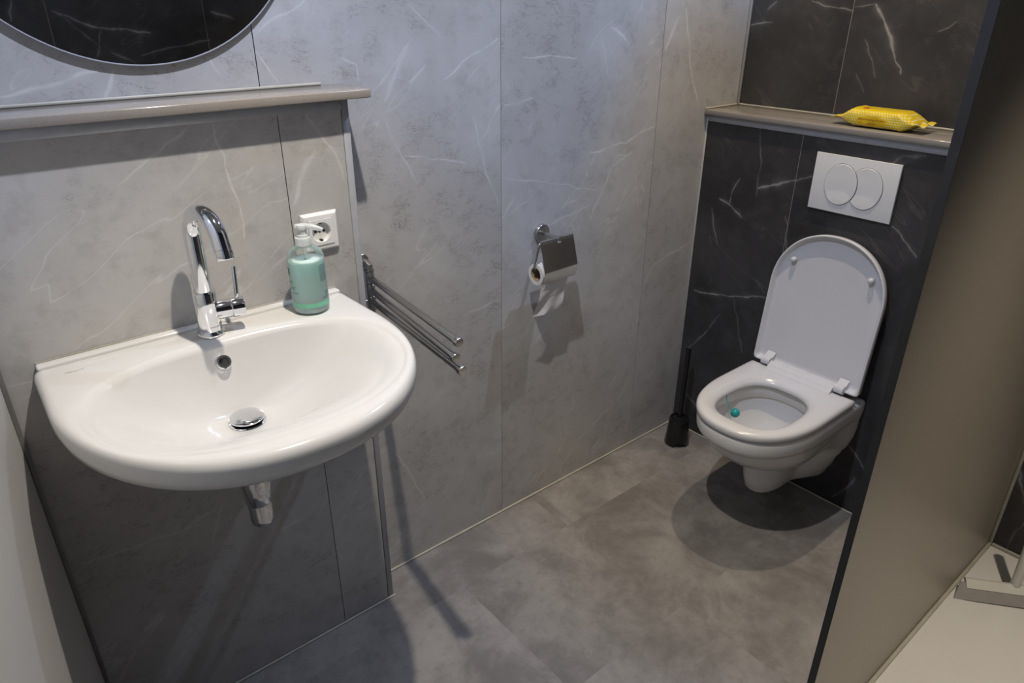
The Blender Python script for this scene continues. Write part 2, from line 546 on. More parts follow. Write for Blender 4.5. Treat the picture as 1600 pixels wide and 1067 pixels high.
M_PAINT = simple('white_paint', (0.66, 0.66, 0.655), 0.32, var=0.03, scale=2.5, bump=0.03)
M_CEIL = simple('white_ceiling', (0.66, 0.66, 0.65), 0.8, var=0.02)
M_TRAY = simple('white_acrylic', (0.74, 0.73, 0.70), 0.22, var=0.015, scale=6)
M_SQUEEGEE = simple('off_white_plastic', (0.66, 0.65, 0.60), 0.35, var=0.02)
M_BLADE = simple('grey_rubber', (0.26, 0.25, 0.235), 0.5, var=0.05)
M_CARD = simple('roll_cardboard', (0.36, 0.27, 0.17), 0.85, var=0.12)
M_INK_DARK = simple('dark_print', (0.03, 0.035, 0.035), 0.5, var=0.1)
M_INK_GREY = simple('grey_print', (0.15, 0.16, 0.17), 0.5, var=0.1)
M_BAND = simple('pale_green_print', (0.20, 0.56, 0.38), 0.4, var=0.05)
M_INK_GREEN = simple('green_print', (0.01, 0.22, 0.11), 0.5, var=0.1)
M_INK_BROWN = simple('brown_print', (0.13, 0.035, 0.006), 0.5, var=0.1)
M_INK_RED = simple('red_print', (0.55, 0.03, 0.02), 0.5, var=0.1)


def mat_steel():
    T = NT('brushed_steel'); P = T.pos()
    st = T.vmath('MULTIPLY', P, (30.0, 500.0, 500.0))
    n = T.noise(st, 1.0, 2, 0.5)
    c = T.mix(n, (0.46, 0.45, 0.435), (0.52, 0.51, 0.495))
    return T.set(color=c, rough=0.25, metal=1.0)


def mat_quartz():
    T = NT('beige_quartz'); P = T.pos()
    v = T.node('ShaderNodeTexVoronoi'); T.put(v.inputs['Vector'], P); v.inputs['Scale'].default_value = 420
    n = T.noise(P, 700.0, 2, 0.5)
    c = T.mix(T.ramp(n, 0.3, 0.7), (0.255, 0.23, 0.205), (0.315, 0.288, 0.26))
    c = T.mix(T.ramp(v.outputs['Distance'], 0.0, 0.25, 0.35, 0.0), c, (0.45, 0.42, 0.39))
    return T.set(color=c, rough=0.17, spec=0.5)


def mat_floor():
    T = NT('grey_vinyl_tile'); P = T.pos()
    rnd = T.node('ShaderNodeObjectInfo').outputs['Random']
    Pn = T.vmath('ADD', P, T.vmath('SCALE', (7.0, 3.0, 1.0), None, rnd))
    a = T.noise(Pn, 5.0, 5, 0.66, 0.3); b = T.noise(Pn, 30.0, 5, 0.75); g = T.noise(P, 900.0, 2, 0.5)
    c = T.mix(T.ramp(a, 0.32, 0.70), (0.16, 0.148, 0.140), (0.325, 0.308, 0.294))
    c = T.mix(T.math('MULTIPLY', T.ramp(b, 0.48, 0.72), 0.5), c, (0.165, 0.15, 0.14))
    c = T.mix(T.math('MULTIPLY', g, 0.25), c, (0.27, 0.255, 0.24))
    k = T.math('ADD', 0.92, T.math('MULTIPLY', rnd, 0.16))
    c = T.vmath('SCALE', c, None, k)
    T.bump(T.math('ADD', g, T.math('MULTIPLY', b, 0.5)), 0.10, 0.0004)
    return T.set(color=c, rough=T.ramp(b, 0.3, 0.7, 0.44, 0.56), spec=0.4)


def mat_partition():
    T = NT('beige_laminate'); P = T.pos()
    n = T.noise(P, 240.0, 3, 0.6)
    c = T.mix(n, (0.36, 0.325, 0.27), (0.39, 0.352, 0.295))
    T.bump(n, 0.05, 0.0003)
    return T.set(color=c, rough=0.38, spec=0.4)


def mat_mirror():
    T = NT('mirror_glass')
    n = T.noise(T.pos(), 3.0, 2)
    return T.set(color=T.mix(n, (0.86, 0.87, 0.87), (0.88, 0.89, 0.89)), rough=0.01, metal=1.0)


def mat_clear(name, tint, op, rough=0.08):
    """thin clear plastic: mostly transparent with a glossy coat"""
    T = NT(name)
    T.set(color=T.mix(T.noise(T.pos(), 40.0, 2), tint, tuple(min(1, q * 1.04) for q in tint)), rough=rough, spec=0.5)
    tr = T.node('ShaderNodeBsdfTransparent'); tr.inputs[0].default_value = (0.98, 1.0, 0.995, 1)
    fr = T.node('ShaderNodeFresnel'); fr.inputs[0].default_value = 1.45
    f = T.math('ADD', T.math('MULTIPLY', fr.outputs[0], 0.8), op, clamp=True)
    mx = T.node('ShaderNodeMixShader')
    T.l.new(f, mx.inputs[0]); T.l.new(tr.outputs[0], mx.inputs[1]); T.l.new(T.b.outputs[0], mx.inputs[2])
    out = [q for q in T.n if q.type == 'OUTPUT_MATERIAL'][0]
    T.l.new(mx.outputs[0], out.inputs['Surface'])
    return T.m


def mat_soap():
    T = NT('mint_soap'); T.b.inputs['Subsurface Radius'].default_value = (0.5, 0.9, 0.75); T.b.inputs['Subsurface Scale'].default_value = 0.03; n = T.noise(T.pos(), 8.0, 3)
    return T.set(color=T.mix(n, (0.66, 0.98, 0.87), (0.70, 0.99, 0.90)), rough=0.25, spec=0.4, sss=0.85)


def mat_paper():
    T = NT('toilet_paper'); P = T.pos()
    n = T.noise(P, 140.0, 3, 0.6); b = T.noise(P, 75.0, 2, 0.5, 1.0)
    T.bump(T.math('ADD', b, T.math('MULTIPLY', n, 0.4)), 0.7, 0.0016)
    return T.set(color=T.mix(n, (0.74, 0.73, 0.72), (0.82, 0.81, 0.80)), rough=0.9, spec=0.2)


def mat_packet(cy, cz):
    T = NT('yellow_dotted_film'); P = T.pos()
    s = T.node('ShaderNodeSeparateXYZ'); T.l.new(P, s.inputs[0])
    y = T.math('DIVIDE', s.outputs[1], 0.0074); z = T.math('DIVIDE', s.outputs[2], 0.0064)
    row = T.math('FLOOR', z)
    sh = T.math('MULTIPLY', T.math('MODULO', T.math('ABSOLUTE', row), 2.0), 0.5)
    fy = T.math('SUBTRACT', T.math('FRACT', T.math('ADD', y, sh)), 0.5)
    fz = T.math('MULTIPLY', T.math('SUBTRACT', T.math('FRACT', z), 0.5), 0.86)
    d = T.math('SQRT', T.math('ADD', T.math('MULTIPLY', fy, fy), T.math('MULTIPLY', fz, fz)))
    dot = T.ramp(d, 0.19, 0.29, 1.0, 0.0)
    ey = T.math('DIVIDE', T.math('SUBTRACT', s.outputs[1], cy), 0.045)
    ez = T.math('DIVIDE', T.math('SUBTRACT', s.outputs[2], cz), 0.014)
    e = T.math('ADD', T.math('MULTIPLY', ey, ey), T.math('MULTIPLY', ez, ez))
    patch = T.ramp(e, 0.75, 1.1, 1.0, 0.0)
    top = T.ramp(s.outputs[2], 1.243, 1.248)
    keep = T.math('MULTIPLY', T.math('SUBTRACT', 1.0, patch), T.math('SUBTRACT', 1.0, top))
    n = T.noise(P, 60.0, 3)
    base = T.mix(n, (0.72, 0.52, 0.008), (0.80, 0.60, 0.015))
    c = T.mix(T.math('MULTIPLY', dot, T.math('MULTIPLY', keep, 0.85)), base, (0.90, 0.86, 0.58))
    c = T.mix(T.math('MULTIPLY', patch, 0.6), c, (0.78, 0.47, 0.004))
    T.bump(T.noise(P, 38.0, 4, 0.6, 0.6), 0.25, 0.002)
    return T.set(color=c, rough=0.24, spec=0.5)


def mat_fineprint():
    """block of tiny illegible lines of print on clear film"""
    T = NT('fine_print'); P = T.pos()
    s = T.node('ShaderNodeSeparateXYZ'); T.l.new(P, s.inputs[0])
    ln = T.ramp(T.math('ABSOLUTE', T.math('SUBTRACT', T.math('FRACT', T.math('DIVIDE', s.outputs[2], 0.0016)), 0.5)), 0.18, 0.30, 1.0, 0.0)
    wd_ = T.ramp(T.noise(T.vmath('MULTIPLY', P, (900.0, 900.0, 620.0)), 1.0, 1), 0.40, 0.52)
    f = T.math('MULTIPLY', T.math('MULTIPLY', ln, wd_), 0.75)
    T.set(color=(0.10, 0.13, 0.14), rough=0.5)
    tr = T.node('ShaderNodeBsdfTransparent'); mx = T.node('ShaderNodeMixShader')
    T.l.new(f, mx.inputs[0]); T.l.new(tr.outputs[0], mx.inputs[1]); T.l.new(T.b.outputs[0], mx.inputs[2])
    out = [q for q in T.n if q.type == 'OUTPUT_MATERIAL'][0]
    T.l.new(mx.outputs[0], out.inputs['Surface'])
    return T.m


def mat_lens():
    T = NT('lamp_lens'); T.set(color=(0.9, 0.9, 0.88), rough=0.3)
    T.b.inputs['Emission Color'].default_value = (1, 0.95, 0.88, 1)
    T.b.inputs['Emission Strength'].default_value = 12.0
    return T.m


M_STEEL, M_QUARTZ, M_FLOOR, M_PART, M_MIRROR = mat_steel(), mat_quartz(), mat_floor(), mat_partition(), mat_mirror()
M_CLEAR, M_SOAP, M_PAPER, M_FINE, M_LENS = mat_clear('clear_plastic', (0.85, 0.93, 0.92), 0.03), mat_soap(), mat_paper(), mat_fineprint(), mat_lens()
M_FROST = mat_clear('frosted_plastic', (0.86, 0.90, 0.92), 0.55, 0.25)
M_TEAL = simple('teal_plastic', (0.02, 0.33, 0.34), 0.2, var=0.1)

# ================================================================ the setting
X_LOW, X_UP = 2.06, 2.226          # toilet boxing face, dark wall face
Y_BOX = -0.0863                    # face of the boxing behind the washbasin
BOX_R = 0.713                      # its right edge
BOX_TOP = 1.345
Y_OPP = -2.13
PART_Y0, PART_Y1, PART_X = -1.094, -1.080, 1.092
TRAY_Z = 0.018


def struct(o):
    o['kind'] = 'structure'
    return o


# floor: slab with vinyl tiles laid in staggered rows
floor = struct(box('floor', -1.5, 2.4, -2.3, 0.15, -0.08, -0.0012, M_FLOORJOINT))
rows = [(0.0, -0.192, 1.30), (-0.192, -0.637, 0.885), (-0.637, -1.082, 1.315), (-1.082, -1.527, 0.885), (-1.527, -1.972, 1.315), (-1.972, -2.13, 0.885)]
G = 0.0
for ya, yb, xj in rows:
    xs = [-1.0, xj - 0.9, xj, xj + 0.9, 2.226] if xj > 0.95 else [-1.0, xj - 0.9, xj, xj + 0.9, 2.226]
    xs = sorted(set([-1.0] + [x for x in (xj - 1.8, xj - 0.9, xj, xj + 0.9) if -1.0 < x < 2.226] + [2.226]))
    for xa, xb in zip(xs, xs[1:]):
        box('tile', xa + G, xb - G, yb + G, ya - G, -0.0012, 0.0, M_FLOOR, floor)

ceiling = struct(box('ceiling', -0.2, 2.4, -2.3, 0.15, CEIL, CEIL + 0.08, M_CEIL))

# back wall: light marble panels with narrow joints
wall_back = struct(box('wall_back', -0.1, 2.4, 0.012, 0.12, 0, CEIL, M_JOINT))
for (xa, xb), mt in zip(MAIN_X, M_MAINS):
    box('panel', xa + 0.0010, xb - 0.0010, 0.0, 0.012, 0.0, CEIL, mt, wall_back)

# boxing behind the washbasin
wall_boxing = struct(box('wall_sink', 0.0, BOX_R - 0.002, Y_BOX + 0.010, -0.0005, 0, BOX_TOP, M_JOINT))
for xa, xb in ((0.0, 0.563), (0.563, BOX_R - 0.0155)):
    box('panel', xa + 0.0009, xb - 0.0009, Y_BOX, Y_BOX + 0.010, 0.0, BOX_TOP, M_BOX, wall_boxing)
t = struct(box('trim_1', BOX_R - 0.0150, BOX_R, Y_BOX - 0.0015, -0.0005, 0.0, BOX_TOP, M_ALU, bev=0.0006, seg=1))
t = struct(box('trim_2', 0.021, BOX_R - 0.0155, Y_BOX - 0.003, Y_BOX - 0.0002, BOX_TOP - 0.022, BOX_TOP, M_ALU, bev=0.0006, seg=1))
t = struct(box('trim_3', 0.0125, 0.0205, Y_BOX - 0.008, Y_BOX - 0.0002, 0.0, BOX_TOP, M_TRIM, bev=0.0012))

# right side: dark marble, upper wall and toilet boxing
wall_right = struct(box('wall_right', X_UP + 0.012, 2.40, -2.3, 0.12, 0, CEIL, M_JOINT_L))
for ya, yb in ((0.0, -0.342), (-0.342, -0.952), (-0.952, -1.0935), (-1.0945, -1.70), (-1.70, -2.13)):
    box('panel', X_UP, X_UP + 0.012, yb + 0.0008, ya - 0.0008, 0.0, CEIL, M_UP if ya > -1.0 else M_SHOWER, wall_right)
wall_low = struct(box('wall_toilet', X_LOW + 0.010, X_UP - 0.0005, PART_Y1 - 0.001, -0.0005, 0, 1.183, M_JOINT_L))
for ya, yb in ((-0.0075, -0.348), (-0.348, -1.079)):
    box('panel', X_LOW, X_LOW + 0.010, yb + 0.0008, ya - 0.0008, 0.0, 1.183, M_LOW, wall_low)
t = struct(box('trim_4', X_LOW - 0.003, X_LOW + 0.010, -0.0075, -0.0003, 0.0, 1.183, M_TRIM_PALE, bev=0.0008, seg=1))
t = struct(box('trim_5', X_LOW - 0.004, X_LOW - 0.0002, -1.079, -0.008, 1.163, 1.1835, M_ALU, bev=0.0006, seg=1))
t = struct(box('trim_6', X_UP - 0.008, X_UP - 0.0003, -0.010, -0.0003, 1.201, CEIL, M_TRIM_PALE, bev=0.0010, seg=1))

for y in (-0.342, -0.952, -1.70):
    box('joint', X_UP + 0.0003, X_UP + 0.0118, y - 0.0007, y + 0.0007, 0.0, CEIL, M_JOINT_L, wall_right)
box('joint', X_LOW + 0.0003, X_LOW + 0.0098, -0.348 - 0.0007, -0.348 + 0.0007, 0.0, 1.183, M_JOINT_L, wall_low)

# opposite wall (seen in the mirror)
wall_front = struct(box('wall_front', -0.2, 2.4, -2.3, Y_OPP - 0.012, 0, CEIL, M_JOINT_L))
for xa, xb in ((-0.12, 0.582), (0.582, 1.192), (1.192, 1.80), (1.80, 2.226)):
    box('panel', xa + 0.001, xb - 0.001, Y_OPP - 0.012, Y_OPP, 0.0, CEIL, M_OPP, wall_front)

for x in (0.582, 1.192, 1.80):
    box('joint', x - 0.0009, x + 0.0009, Y_OPP - 0.0118, Y_OPP - 0.0003, 0.0, CEIL, M_JOINT_L, wall_front)

# left side: smooth white wall beside the doorway, with a grey strip in the corner
def slab(pts, z0, z1):
    n = len(pts)
    V = [(x, y, z0) for x, y in pts] + [(x, y, z1) for x, y in pts]
    Fc = [tuple(range(n)), tuple(range(n, 2 * n))] + [(i, (i + 1) % n, n + (i + 1) % n, n + i) for i in range(n)]
    return V, Fc


wl = merge(slab([(0.0124, Y_BOX), (0.0124, Y_BOX - 0.0090), (-0.0095, -0.2245), (-0.104, -0.98), (-0.16, -0.98), (-0.07, Y_BOX)], 0, CEIL),
           slab([(-0.104, -0.9801), (-0.12, -1.95), (-0.18, -1.95), (-0.16, -0.9801)], 2.12, CEIL),
           slab([(-0.12, -1.9501), (-0.12, -2.13), (-0.18, -2.13), (-0.18, -1.9501)], 0, CEIL))
wall_left = struct(mk('wall_left', *wl, M_PAINT))

# caulk beads and skirting joints
struct(box('baseboard_back', BOX_R + 0.001, X_LOW - 0.001, -0.007, -0.0004, 0.0, 0.006, M_CAULK, bev=0.002))
struct(box('baseboard_sink', 0.03, BOX_R + 0.004, Y_BOX - 0.0075, Y_BOX - 0.0018, 0.0, 0.005, M_CAULK, bev=0.002))
struct(box('baseboard_toilet', X_LOW - 0.0085, X_LOW - 0.0035, -1.078, -0.010, 0.0, 0.006, M_CAULK, bev=0.002))
struct(box('trim_8', 0.03, 0.700, -0.006, -0.0003, 1.3622, 1.3680, M_CAULK, bev=0.002))
struct(box('trim_9', X_UP - 0.006, X_UP - 0.0003, -1.078, -0.010, 1.2002, 1.2062, M_CAULK, bev=0.002))
struct(box('trim_10', X_LOW - 0.016, X_UP - 0.008, -0.006, -0.0003, 1.2002, 1.2052, M_CAULK, bev=0.002))
struct(box('trim_11', PART_X + 0.02, X_UP - 0.001, PART_Y0 - 0.010, PART_Y0 - 0.0005, TRAY_Z + 0.0002, TRAY_Z + 0.010, M_CAULK, bev=0.002))
struct(box('trim_12', X_UP - 0.010, X_UP - 0.0004, -2.12, PART_Y0 - 0.0105, TRAY_Z + 0.0002, TRAY_Z + 0.010, M_CAULK, bev=0.002))
struct(box('trim_13', X_UP - 0.010, X_UP - 0.0004, PART_Y0 - 0.010, PART_Y0 - 0.0005, TRAY_Z + 0.0105, 2.05, M_CAULK, bev=0.002))

# ================================================================ large things
# shelf over the washbasin and ledge over the toilet
o = box('wall_shelf', 0.018, 0.7475, -0.124, -0.0005, BOX_TOP + 0.0005, 1.362, M_QUARTZ, bev=0.0018, loc=(0.38, -0.06, BOX_TOP))
tag(o, 'speckled beige stone shelf above the washbasin, under the round mirror', 'shelf')
o = box('toilet_ledge', 2.043, X_UP - 0.0005, PART_Y1 + 0.001, -0.0005, 1.184, 1.200, M_QUARTZ, bev=0.0018, loc=(2.13, -0.54, 1.184))
tag(o, 'speckled beige stone ledge above the flush plate, holding the yellow packet', 'ledge')

# partition between toilet and shower
pt = thing('shower_partition', (1.65, -1.087, 0.0), 'tall beige laminate partition panel with black edge between toilet and shower', 'partition')
box('shower_side', PART_X + 0.0012, X_UP - 0.0005, PART_Y0, PART_Y0 + 0.001, 0.0185, 2.05, M_PART, pt)
box('toilet_side', PART_X + 0.0012, X_UP - 0.0005, PART_Y1 - 0.001, PART_Y1, 0.0005, 2.05, M_PART, pt)
box('core', PART_X + 0.0012, X_UP - 0.0006, PART_Y0 + 0.0011, PART_Y1 - 0.0011, 0.0005, 2.05, M_EDGE, pt)
box('edge', PART_X, PART_X + 0.0011, PART_Y0, PART_Y1, 0.0005, 2.05, M_EDGE, pt)

# shower tray
def tray_vf():
    x0, x1, y0, y1 = 1.10, X_UP - 0.0008, Y_OPP + 0.001, PART_Y0 - 0.0008
    r = []
    for ins, z in ((0, 0.0005), (0, TRAY_Z - 0.003), (0.003, TRAY_Z), (0.03, TRAY_Z), (0.06, TRAY_Z - 0.003), (0.3, TRAY_Z - 0.006)):
        r.append([(x0 + ins, y0 + ins, z), (x1 - ins, y0 + ins, z), (x1 - ins, y1 - ins, z), (x0 + ins, y1 - ins, z)])
    return loft(r, True, True)


o = mk('shower_tray', *tray_vf(), M_TRAY, loc=(1.66, -1.61, 0))
tag(o, 'low white acrylic shower tray beside the beige partition', 'shower tray')

# round mirror
mir = thing('wall_mirror', (0.372, -0.001, 1.415), 'large round wall mirror above the stone shelf', 'mirror')
MC = (0.376, 0, 1.7325)
mk('glass', *lathe([(0.3135, 0.006), (0.3135, 0.0105)], MC, (0, -1, 0), 128), M_MIRROR, mir, True)
mk('frame', *lathe([(0.3138, 0.0005), (0.3160, 0.0005), (0.3165, 0.010), (0.3155, 0.0112), (0.3138, 0.0108), (0.3138, 0.0005)], MC, (0, -1, 0), 128, False, False), M_ALU, mir, True)

# ---------------------------------------------------------------- washbasin
BX, BY, BZ = 0.356, Y_BOX - 0.0006, 0.947


def basin_outline(a, v0, b, p=2.15, back=0.0):
    """D-shaped plan: straight back, straight sides to v0, rounded front; (u, v) with v away from the wall"""
    pts = []
    for i in range(121):
        th = PI * i / 120
        cu, sv = math.cos(th), math.sin(th)
        pts.append((a * math.copysign(abs(cu) ** (2 / p), cu), v0 + (b - v0) * abs(sv) ** (2 / p)))
    r = 0.014
    for k in range(7):
        th = PI - 0 + (PI / 2) * k / 6
        pts.append((-a * 0.985 + r + r * math.cos(th), back + r + r * math.sin(th)))
    for k in range(7):
        th = 1.5 * PI + (PI / 2) * k / 6
        pts.append((a * 0.985 - r + r * math.cos(th), back + r + r * math.sin(th)))
    return pts


NB = 160
outer = radial(basin_outline(0.300, 0.17, 0.520), (0, 0.20), NB)


def bowl_outline():
    pts = []
    for i in range(160):
        th = 2 * PI * i / 160
        cu, sv = math.cos(th), math.sin(th)
        p = 2.25
        u = 0.262 * math.copysign(abs(cu) ** (2 / p), cu)
        v = 0.245 + (0.228 if sv > 0 else 0.150) * math.copysign(abs(sv) ** (2 / p), sv)
        pts.append((u, v))
    return pts


inner = radial(bowl_outline(), (0, 0.20), NB)
DR_V, DR_Z, DR_R = 0.165, BZ - 0.145, 0.030
ring_uv = lambda r: [(r * math.cos(2 * PI * i / NB), DR_V + r * math.sin(2 * PI * i / NB)) for i in range(NB)]


def R3(uv, z, zf=None):
    return [(BX + u, BY - v, z if zf is None else zf(u, v, z)) for u, v in uv]


def lerp2(a, b, t):
    return [(p[0] + (q[0] - p[0]) * t, p[1] + (q[1] - p[1]) * t) for p, q in zip(a, b)]


def shrink(uv, d):
    out = []
    n = len(uv)
    for i in range(n):
        x0, y0 = uv[i - 1]; x1, y1 = uv[(i + 1) % n]
        tx, ty = x1 - x0, y1 - y0; L = math.hypot(tx, ty) or 1
        nx, ny = -ty / L, tx / L
        out.append((uv[i][0] + nx * d, max(uv[i][1] + ny * d, 0.0)))
    return out


def scale_uv(uv, su, sv):
    return [(u * su, v * sv) for u, v in uv]


rings = [R3(ring_uv(DR_R), DR_Z - 0.02), R3(ring_uv(DR_R), DR_Z - 0.002), R3(ring_uv(DR_R + 0.004), DR_Z)]
d0 = ring_uv(DR_R + 0.004)
rim_drop = lambda i: 0.012 - 0.0095 * (0.5 + 0.5 * math.sin(2 * PI * i / NB))
for s in (0.06, 0.12, 0.2, 0.3, 0.4, 0.5, 0.6, 0.68, 0.76, 0.83, 0.885, 0.93, 0.96, 0.98, 0.992):
    rg = []
    for i, (u, v) in enumerate(lerp2(d0, inner, s)):
        f = 0.5 + 0.5 * math.sin(2 * PI * i / NB)      # steep at the wall, gentle towards the front
        e, q_ = 0.80 + 0.95 * f, 2.1 - 0.5 * f
        rg.append((BX + u, BY - v, BZ - rim_drop(i) - (BZ - rim_drop(i) - DR_Z) * (1 - s ** q_) ** e))
    rings.append(rg)
wid = [math.hypot(p[0] - q[0], p[1] - q[1]) for p, q in zip(inner, outer)]


def rim_ring(d_in, f_in, zf):
    """ring on the rim: d_in > 0 measured from the bowl edge, < 0 from the outer edge, at most the fraction f_in of the rim"""
    out = []
    for i, (p, q) in enumerate(zip(inner, outer)):
        t_ = min(f_in, d_in / wid[i]) if d_in >= 0 else 1 - min(f_in, -d_in / wid[i])
        out.append((BX + p[0] + (q[0] - p[0]) * t_, BY - (p[1] + (q[1] - p[1]) * t_), zf(i)))
    return out


rings.append(rim_ring(0.0, 0.0, lambda i: BZ - rim_drop(i)))
rings.append(rim_ring(0.006, 0.16, lambda i: BZ - rim_drop(i) * 0.45))
rings.append(rim_ring(0.012, 0.30, lambda i: BZ - rim_drop(i) * 0.13))
rings.append(rim_ring(0.020, 0.45, lambda i: BZ))
rings.append(rim_ring(-0.017, 0.40, lambda i: BZ))
rings.append(rim_ring(-0.009, 0.24, lambda i: BZ - 0.002))
rings.append(rim_ring(-0.003, 0.09, lambda i: BZ - 0.007))
rings.append(R3(outer, BZ - 0.016))
for su, sv, dz in ((0.997, 0.996, 0.034), (0.982, 0.978, 0.050), (0.948, 0.940, 0.066), (0.88, 0.868, 0.085), (0.78, 0.765, 0.108), (0.65, 0.64, 0.138), (0.52, 0.53, 0.170), (0.36, 0.42, 0.198), (0.30, 0.38, 0.205)):
    rings.append(R3(scale_uv(outer, su, sv), BZ - dz))
basin = thing('washbasin', (BX, BY - 0.2, 0.74), 'white ceramic D-shaped washbasin mounted on the light marble boxing', 'washbasin')
mk('body', *loft(rings, False, True), M_CERAMIC, basin, True, angle=70)
box('upstand', BX - 0.287, BX + 0.287, BY - 0.021, BY - 0.0004, BZ - 0.004, BZ + 0.0065, M_CERAMIC, basin, bev=0.0042, seg=4)
# drain: ring, pop-up plug
mk('drain_ring', *lathe([(0.0295, -0.016), (0.0295, 0.001), (0.033, 0.0025), (0.0345, 0.001), (0.0335, 0.0)], (BX, BY - DR_V, DR_Z), n=48, cap0=False, cap1=False), M_CHROME, basin, True)
mk('drain_plug', *lathe([(0.008, -0.012), (0.010, 0.005), (0.031, 0.0065), (0.0325, 0.0085), (0.0325, 0.0105), (0.030, 0.0125), (0.018, 0.0142), (0.0, 0.0148)], (BX, BY - DR_V, DR_Z), n=56), M_CHROME, basin, True)
# overflow ring on the rear slope of the bowl
of_c = Vector((BX - 0.004, -0.188, 0.904)); of_n = Vector((0.0, -0.78, 0.62)).normalized()
of = mk('overflow_ring', *lathe([(0.0080, -0.012), (0.0080, 0.0020), (0.0092, 0.0042), (0.0128, 0.0042), (0.0146, 0.0020), (0.0148, -0.012)], of_c, of_n, 40, False, False), M_CHROME, basin, True)
mk('hole', *lathe([(0.0078, -0.004), (0.0078, 0.0012)], of_c, of_n, 32), M_HOLE, of)
V, Fc = text_mesh('CERAVIT', 0.0068, 1.15)
mk('logo', [(0.118 + v[0], -0.146 + v[1] * 0.9, BZ + 0.0002) for v in V], Fc, M_INK_GREY, basin)
struct(box('trim_14', 0.070, 0.642, Y_BOX - 0.0022, Y_BOX - 0.0002, BZ + 0.0035, BZ + 0.0085, M_CAULK, bev=0.001))

# ---------------------------------------------------------------- faucet
FX, FY = 0.353, -0.142
fa = thing('basin_faucet', (FX, FY, BZ), 'chrome single-lever gooseneck faucet on the washbasin', 'faucet')
mk('base_ring', *lathe([(0.0245, 0.0003), (0.0255, 0.001), (0.0255, 0.0055), (0.0245, 0.0068), (0.0, 0.0068)], (FX, FY, BZ), n=48), M_CHROME, fa, True)
fbody = mk('body', *lathe([(0.0205, 0.0068), (0.0205, 0.009), (0.0215, 0.012), (0.0213, 0.084), (0.0203, 0.0865), (0.0, 0.0865)], (FX, FY, BZ), n=48), M_CHROME, fa, True)
sd = Vector((0.17, -0.985, 0)).normalized()
z0 = BZ + 0.086
RS = 0.050
pts = [Vector((FX, FY, z0)) + Vector((0, 0, h)) for h in (0, 0.02, 0.045, 0.070, 0.095)]
cc = Vector((FX, FY, z0 + 0.108)) + sd * RS
pts += arc_pts(cc, RS, PI, PI * 0.06, 22, sd, (0, 0, 1))
tdir = (pts[-1] - pts[-2]).normalized()
pts.append(pts[-1] + tdir * 0.013)
mk('spout', *tube(pts, 0.0156, 28), M_CHROME, fa, True)
e0 = pts[-1]
mk('aerator', *lathe([(0.0150, 0.0004), (0.0157, 0.0010), (0.0157, 0.0170), (0.0148, 0.0182), (0.0120, 0.0182), (0.0115, 0.0150), (0.0, 0.0150)], e0, tdir, 40), M_CHROME, fa, True)
hc = Vector((FX, FY, BZ + 0.046)); ha = Vector((0.97, -0.22, 0.0)).normalized()
hub = mk('lever_hub', *lathe([(0.0185, 0.015), (0.0187, 0.041), (0.0180, 0.0422), (0.0177, 0.0432), (0.0192, 0.0448), (0.0192, 0.0655), (0.0180, 0.0672), (0.0, 0.0672)], hc, ha, 40), M_CHROME, fa, True)
lp = hc + ha * 0.055
mk('lever', *lathe([(0.0042, 0.014), (0.0042, 0.0785), (0.0036, 0.0795), (0.0, 0.0795)], lp, (0.07, 0.04, 1.0), 20), M_CHROME, hub, True)
V, Fc = text_mesh('SANITAR', 0.0042, 1.1)
ang0 = math.radians(-82)
mk('logo', [(FX + 0.0216 * math.cos(ang0 + v[0] / 0.0216), FY + 0.0216 * math.sin(ang0 + v[0] / 0.0216), BZ + 0.020 + v[1]) for v in V], Fc, M_INK_GREY, fbody)

# chrome bottle trap under the basin
tr = thing('drain_trap', (BX, BY - DR_V, 0.55), 'chrome bottle trap hanging under the washbasin', 'drain trap')
TC = (BX - 0.006, BY - DR_V, 0.0)
mk('tailpipe', *lathe([(0.016, 0.696), (0.016, 0.7405)], TC, n=32), M_CHROME, tr, True)
mk('collar', *lathe([(0.0240, 0.617), (0.0265, 0.620), (0.0310, 0.690), (0.0295, 0.694), (0.0165, 0.695)], TC, n=44, cap0=True, cap1=True), M_CHROME, tr, True)
mk('cup', *lathe([(0.0, 0.556), (0.009, 0.5575), (0.0172, 0.5625), (0.022, 0.570), (0.0236, 0.580), (0.0238, 0.6165)], TC, n=44), M_CHROME, tr, True)
mk('wall_pipe', *tube([(TC[0], TC[1] + 0.024, 0.668), (TC[0], Y_BOX - 0.0005, 0.668)], 0.0155, 28), M_CHROME, tr, True)

# ---------------------------------------------------------------- soap bottle
SX, SY, SZ = 0.553, -0.156, BZ + 0.0004
so = thing('soap_dispenser', (SX, SY, SZ), 'clear pump bottle of mint-green hand soap on the washbasin', 'soap bottle')
mk('bottle', *lathe([(0.030, 0.0), (0.0345, 0.002), (0.0362, 0.008), (0.0365, 0.02), (0.0365, 0.105), (0.0358, 0.115), (0.033, 0.124), (0.027, 0.1315), (0.019, 0.136), (0.0145, 0.138)], (SX, SY, SZ), n=56, cap1=False), M_CLEAR, so, True, angle=60)
mk('soap', *lathe([(0.0, 0.0022), (0.030, 0.0025), (0.0340, 0.005), (0.0352, 0.012), (0.0356, 0.02), (0.0356, 0.1035), (0.0350, 0.1085), (0.0, 0.1085)], (SX, SY, SZ), n=56), M_SOAP, so, True)
mk('dip_tube', *lathe([(0.003, 0.1090), (0.003, 0.139)], (SX, SY, SZ), n=14), M_FROST, so, True)
pump = mk('pump', *lathe([(0.0150, 0.139), (0.0165, 0.1395), (0.0165, 0.1535), (0.0155, 0.155), (0.0120, 0.156), (0.0115, 0.1595), (0.0085, 0.161), (0.0085, 0.170), (0.0105, 0.171), (0.0110, 0.176), (0.0095, 0.1795), (0.0, 0.1805)], (SX, SY, SZ), n=40), M_FROST, so, True)
nd = Vector((0.80, -0.60, 0)).normalized()
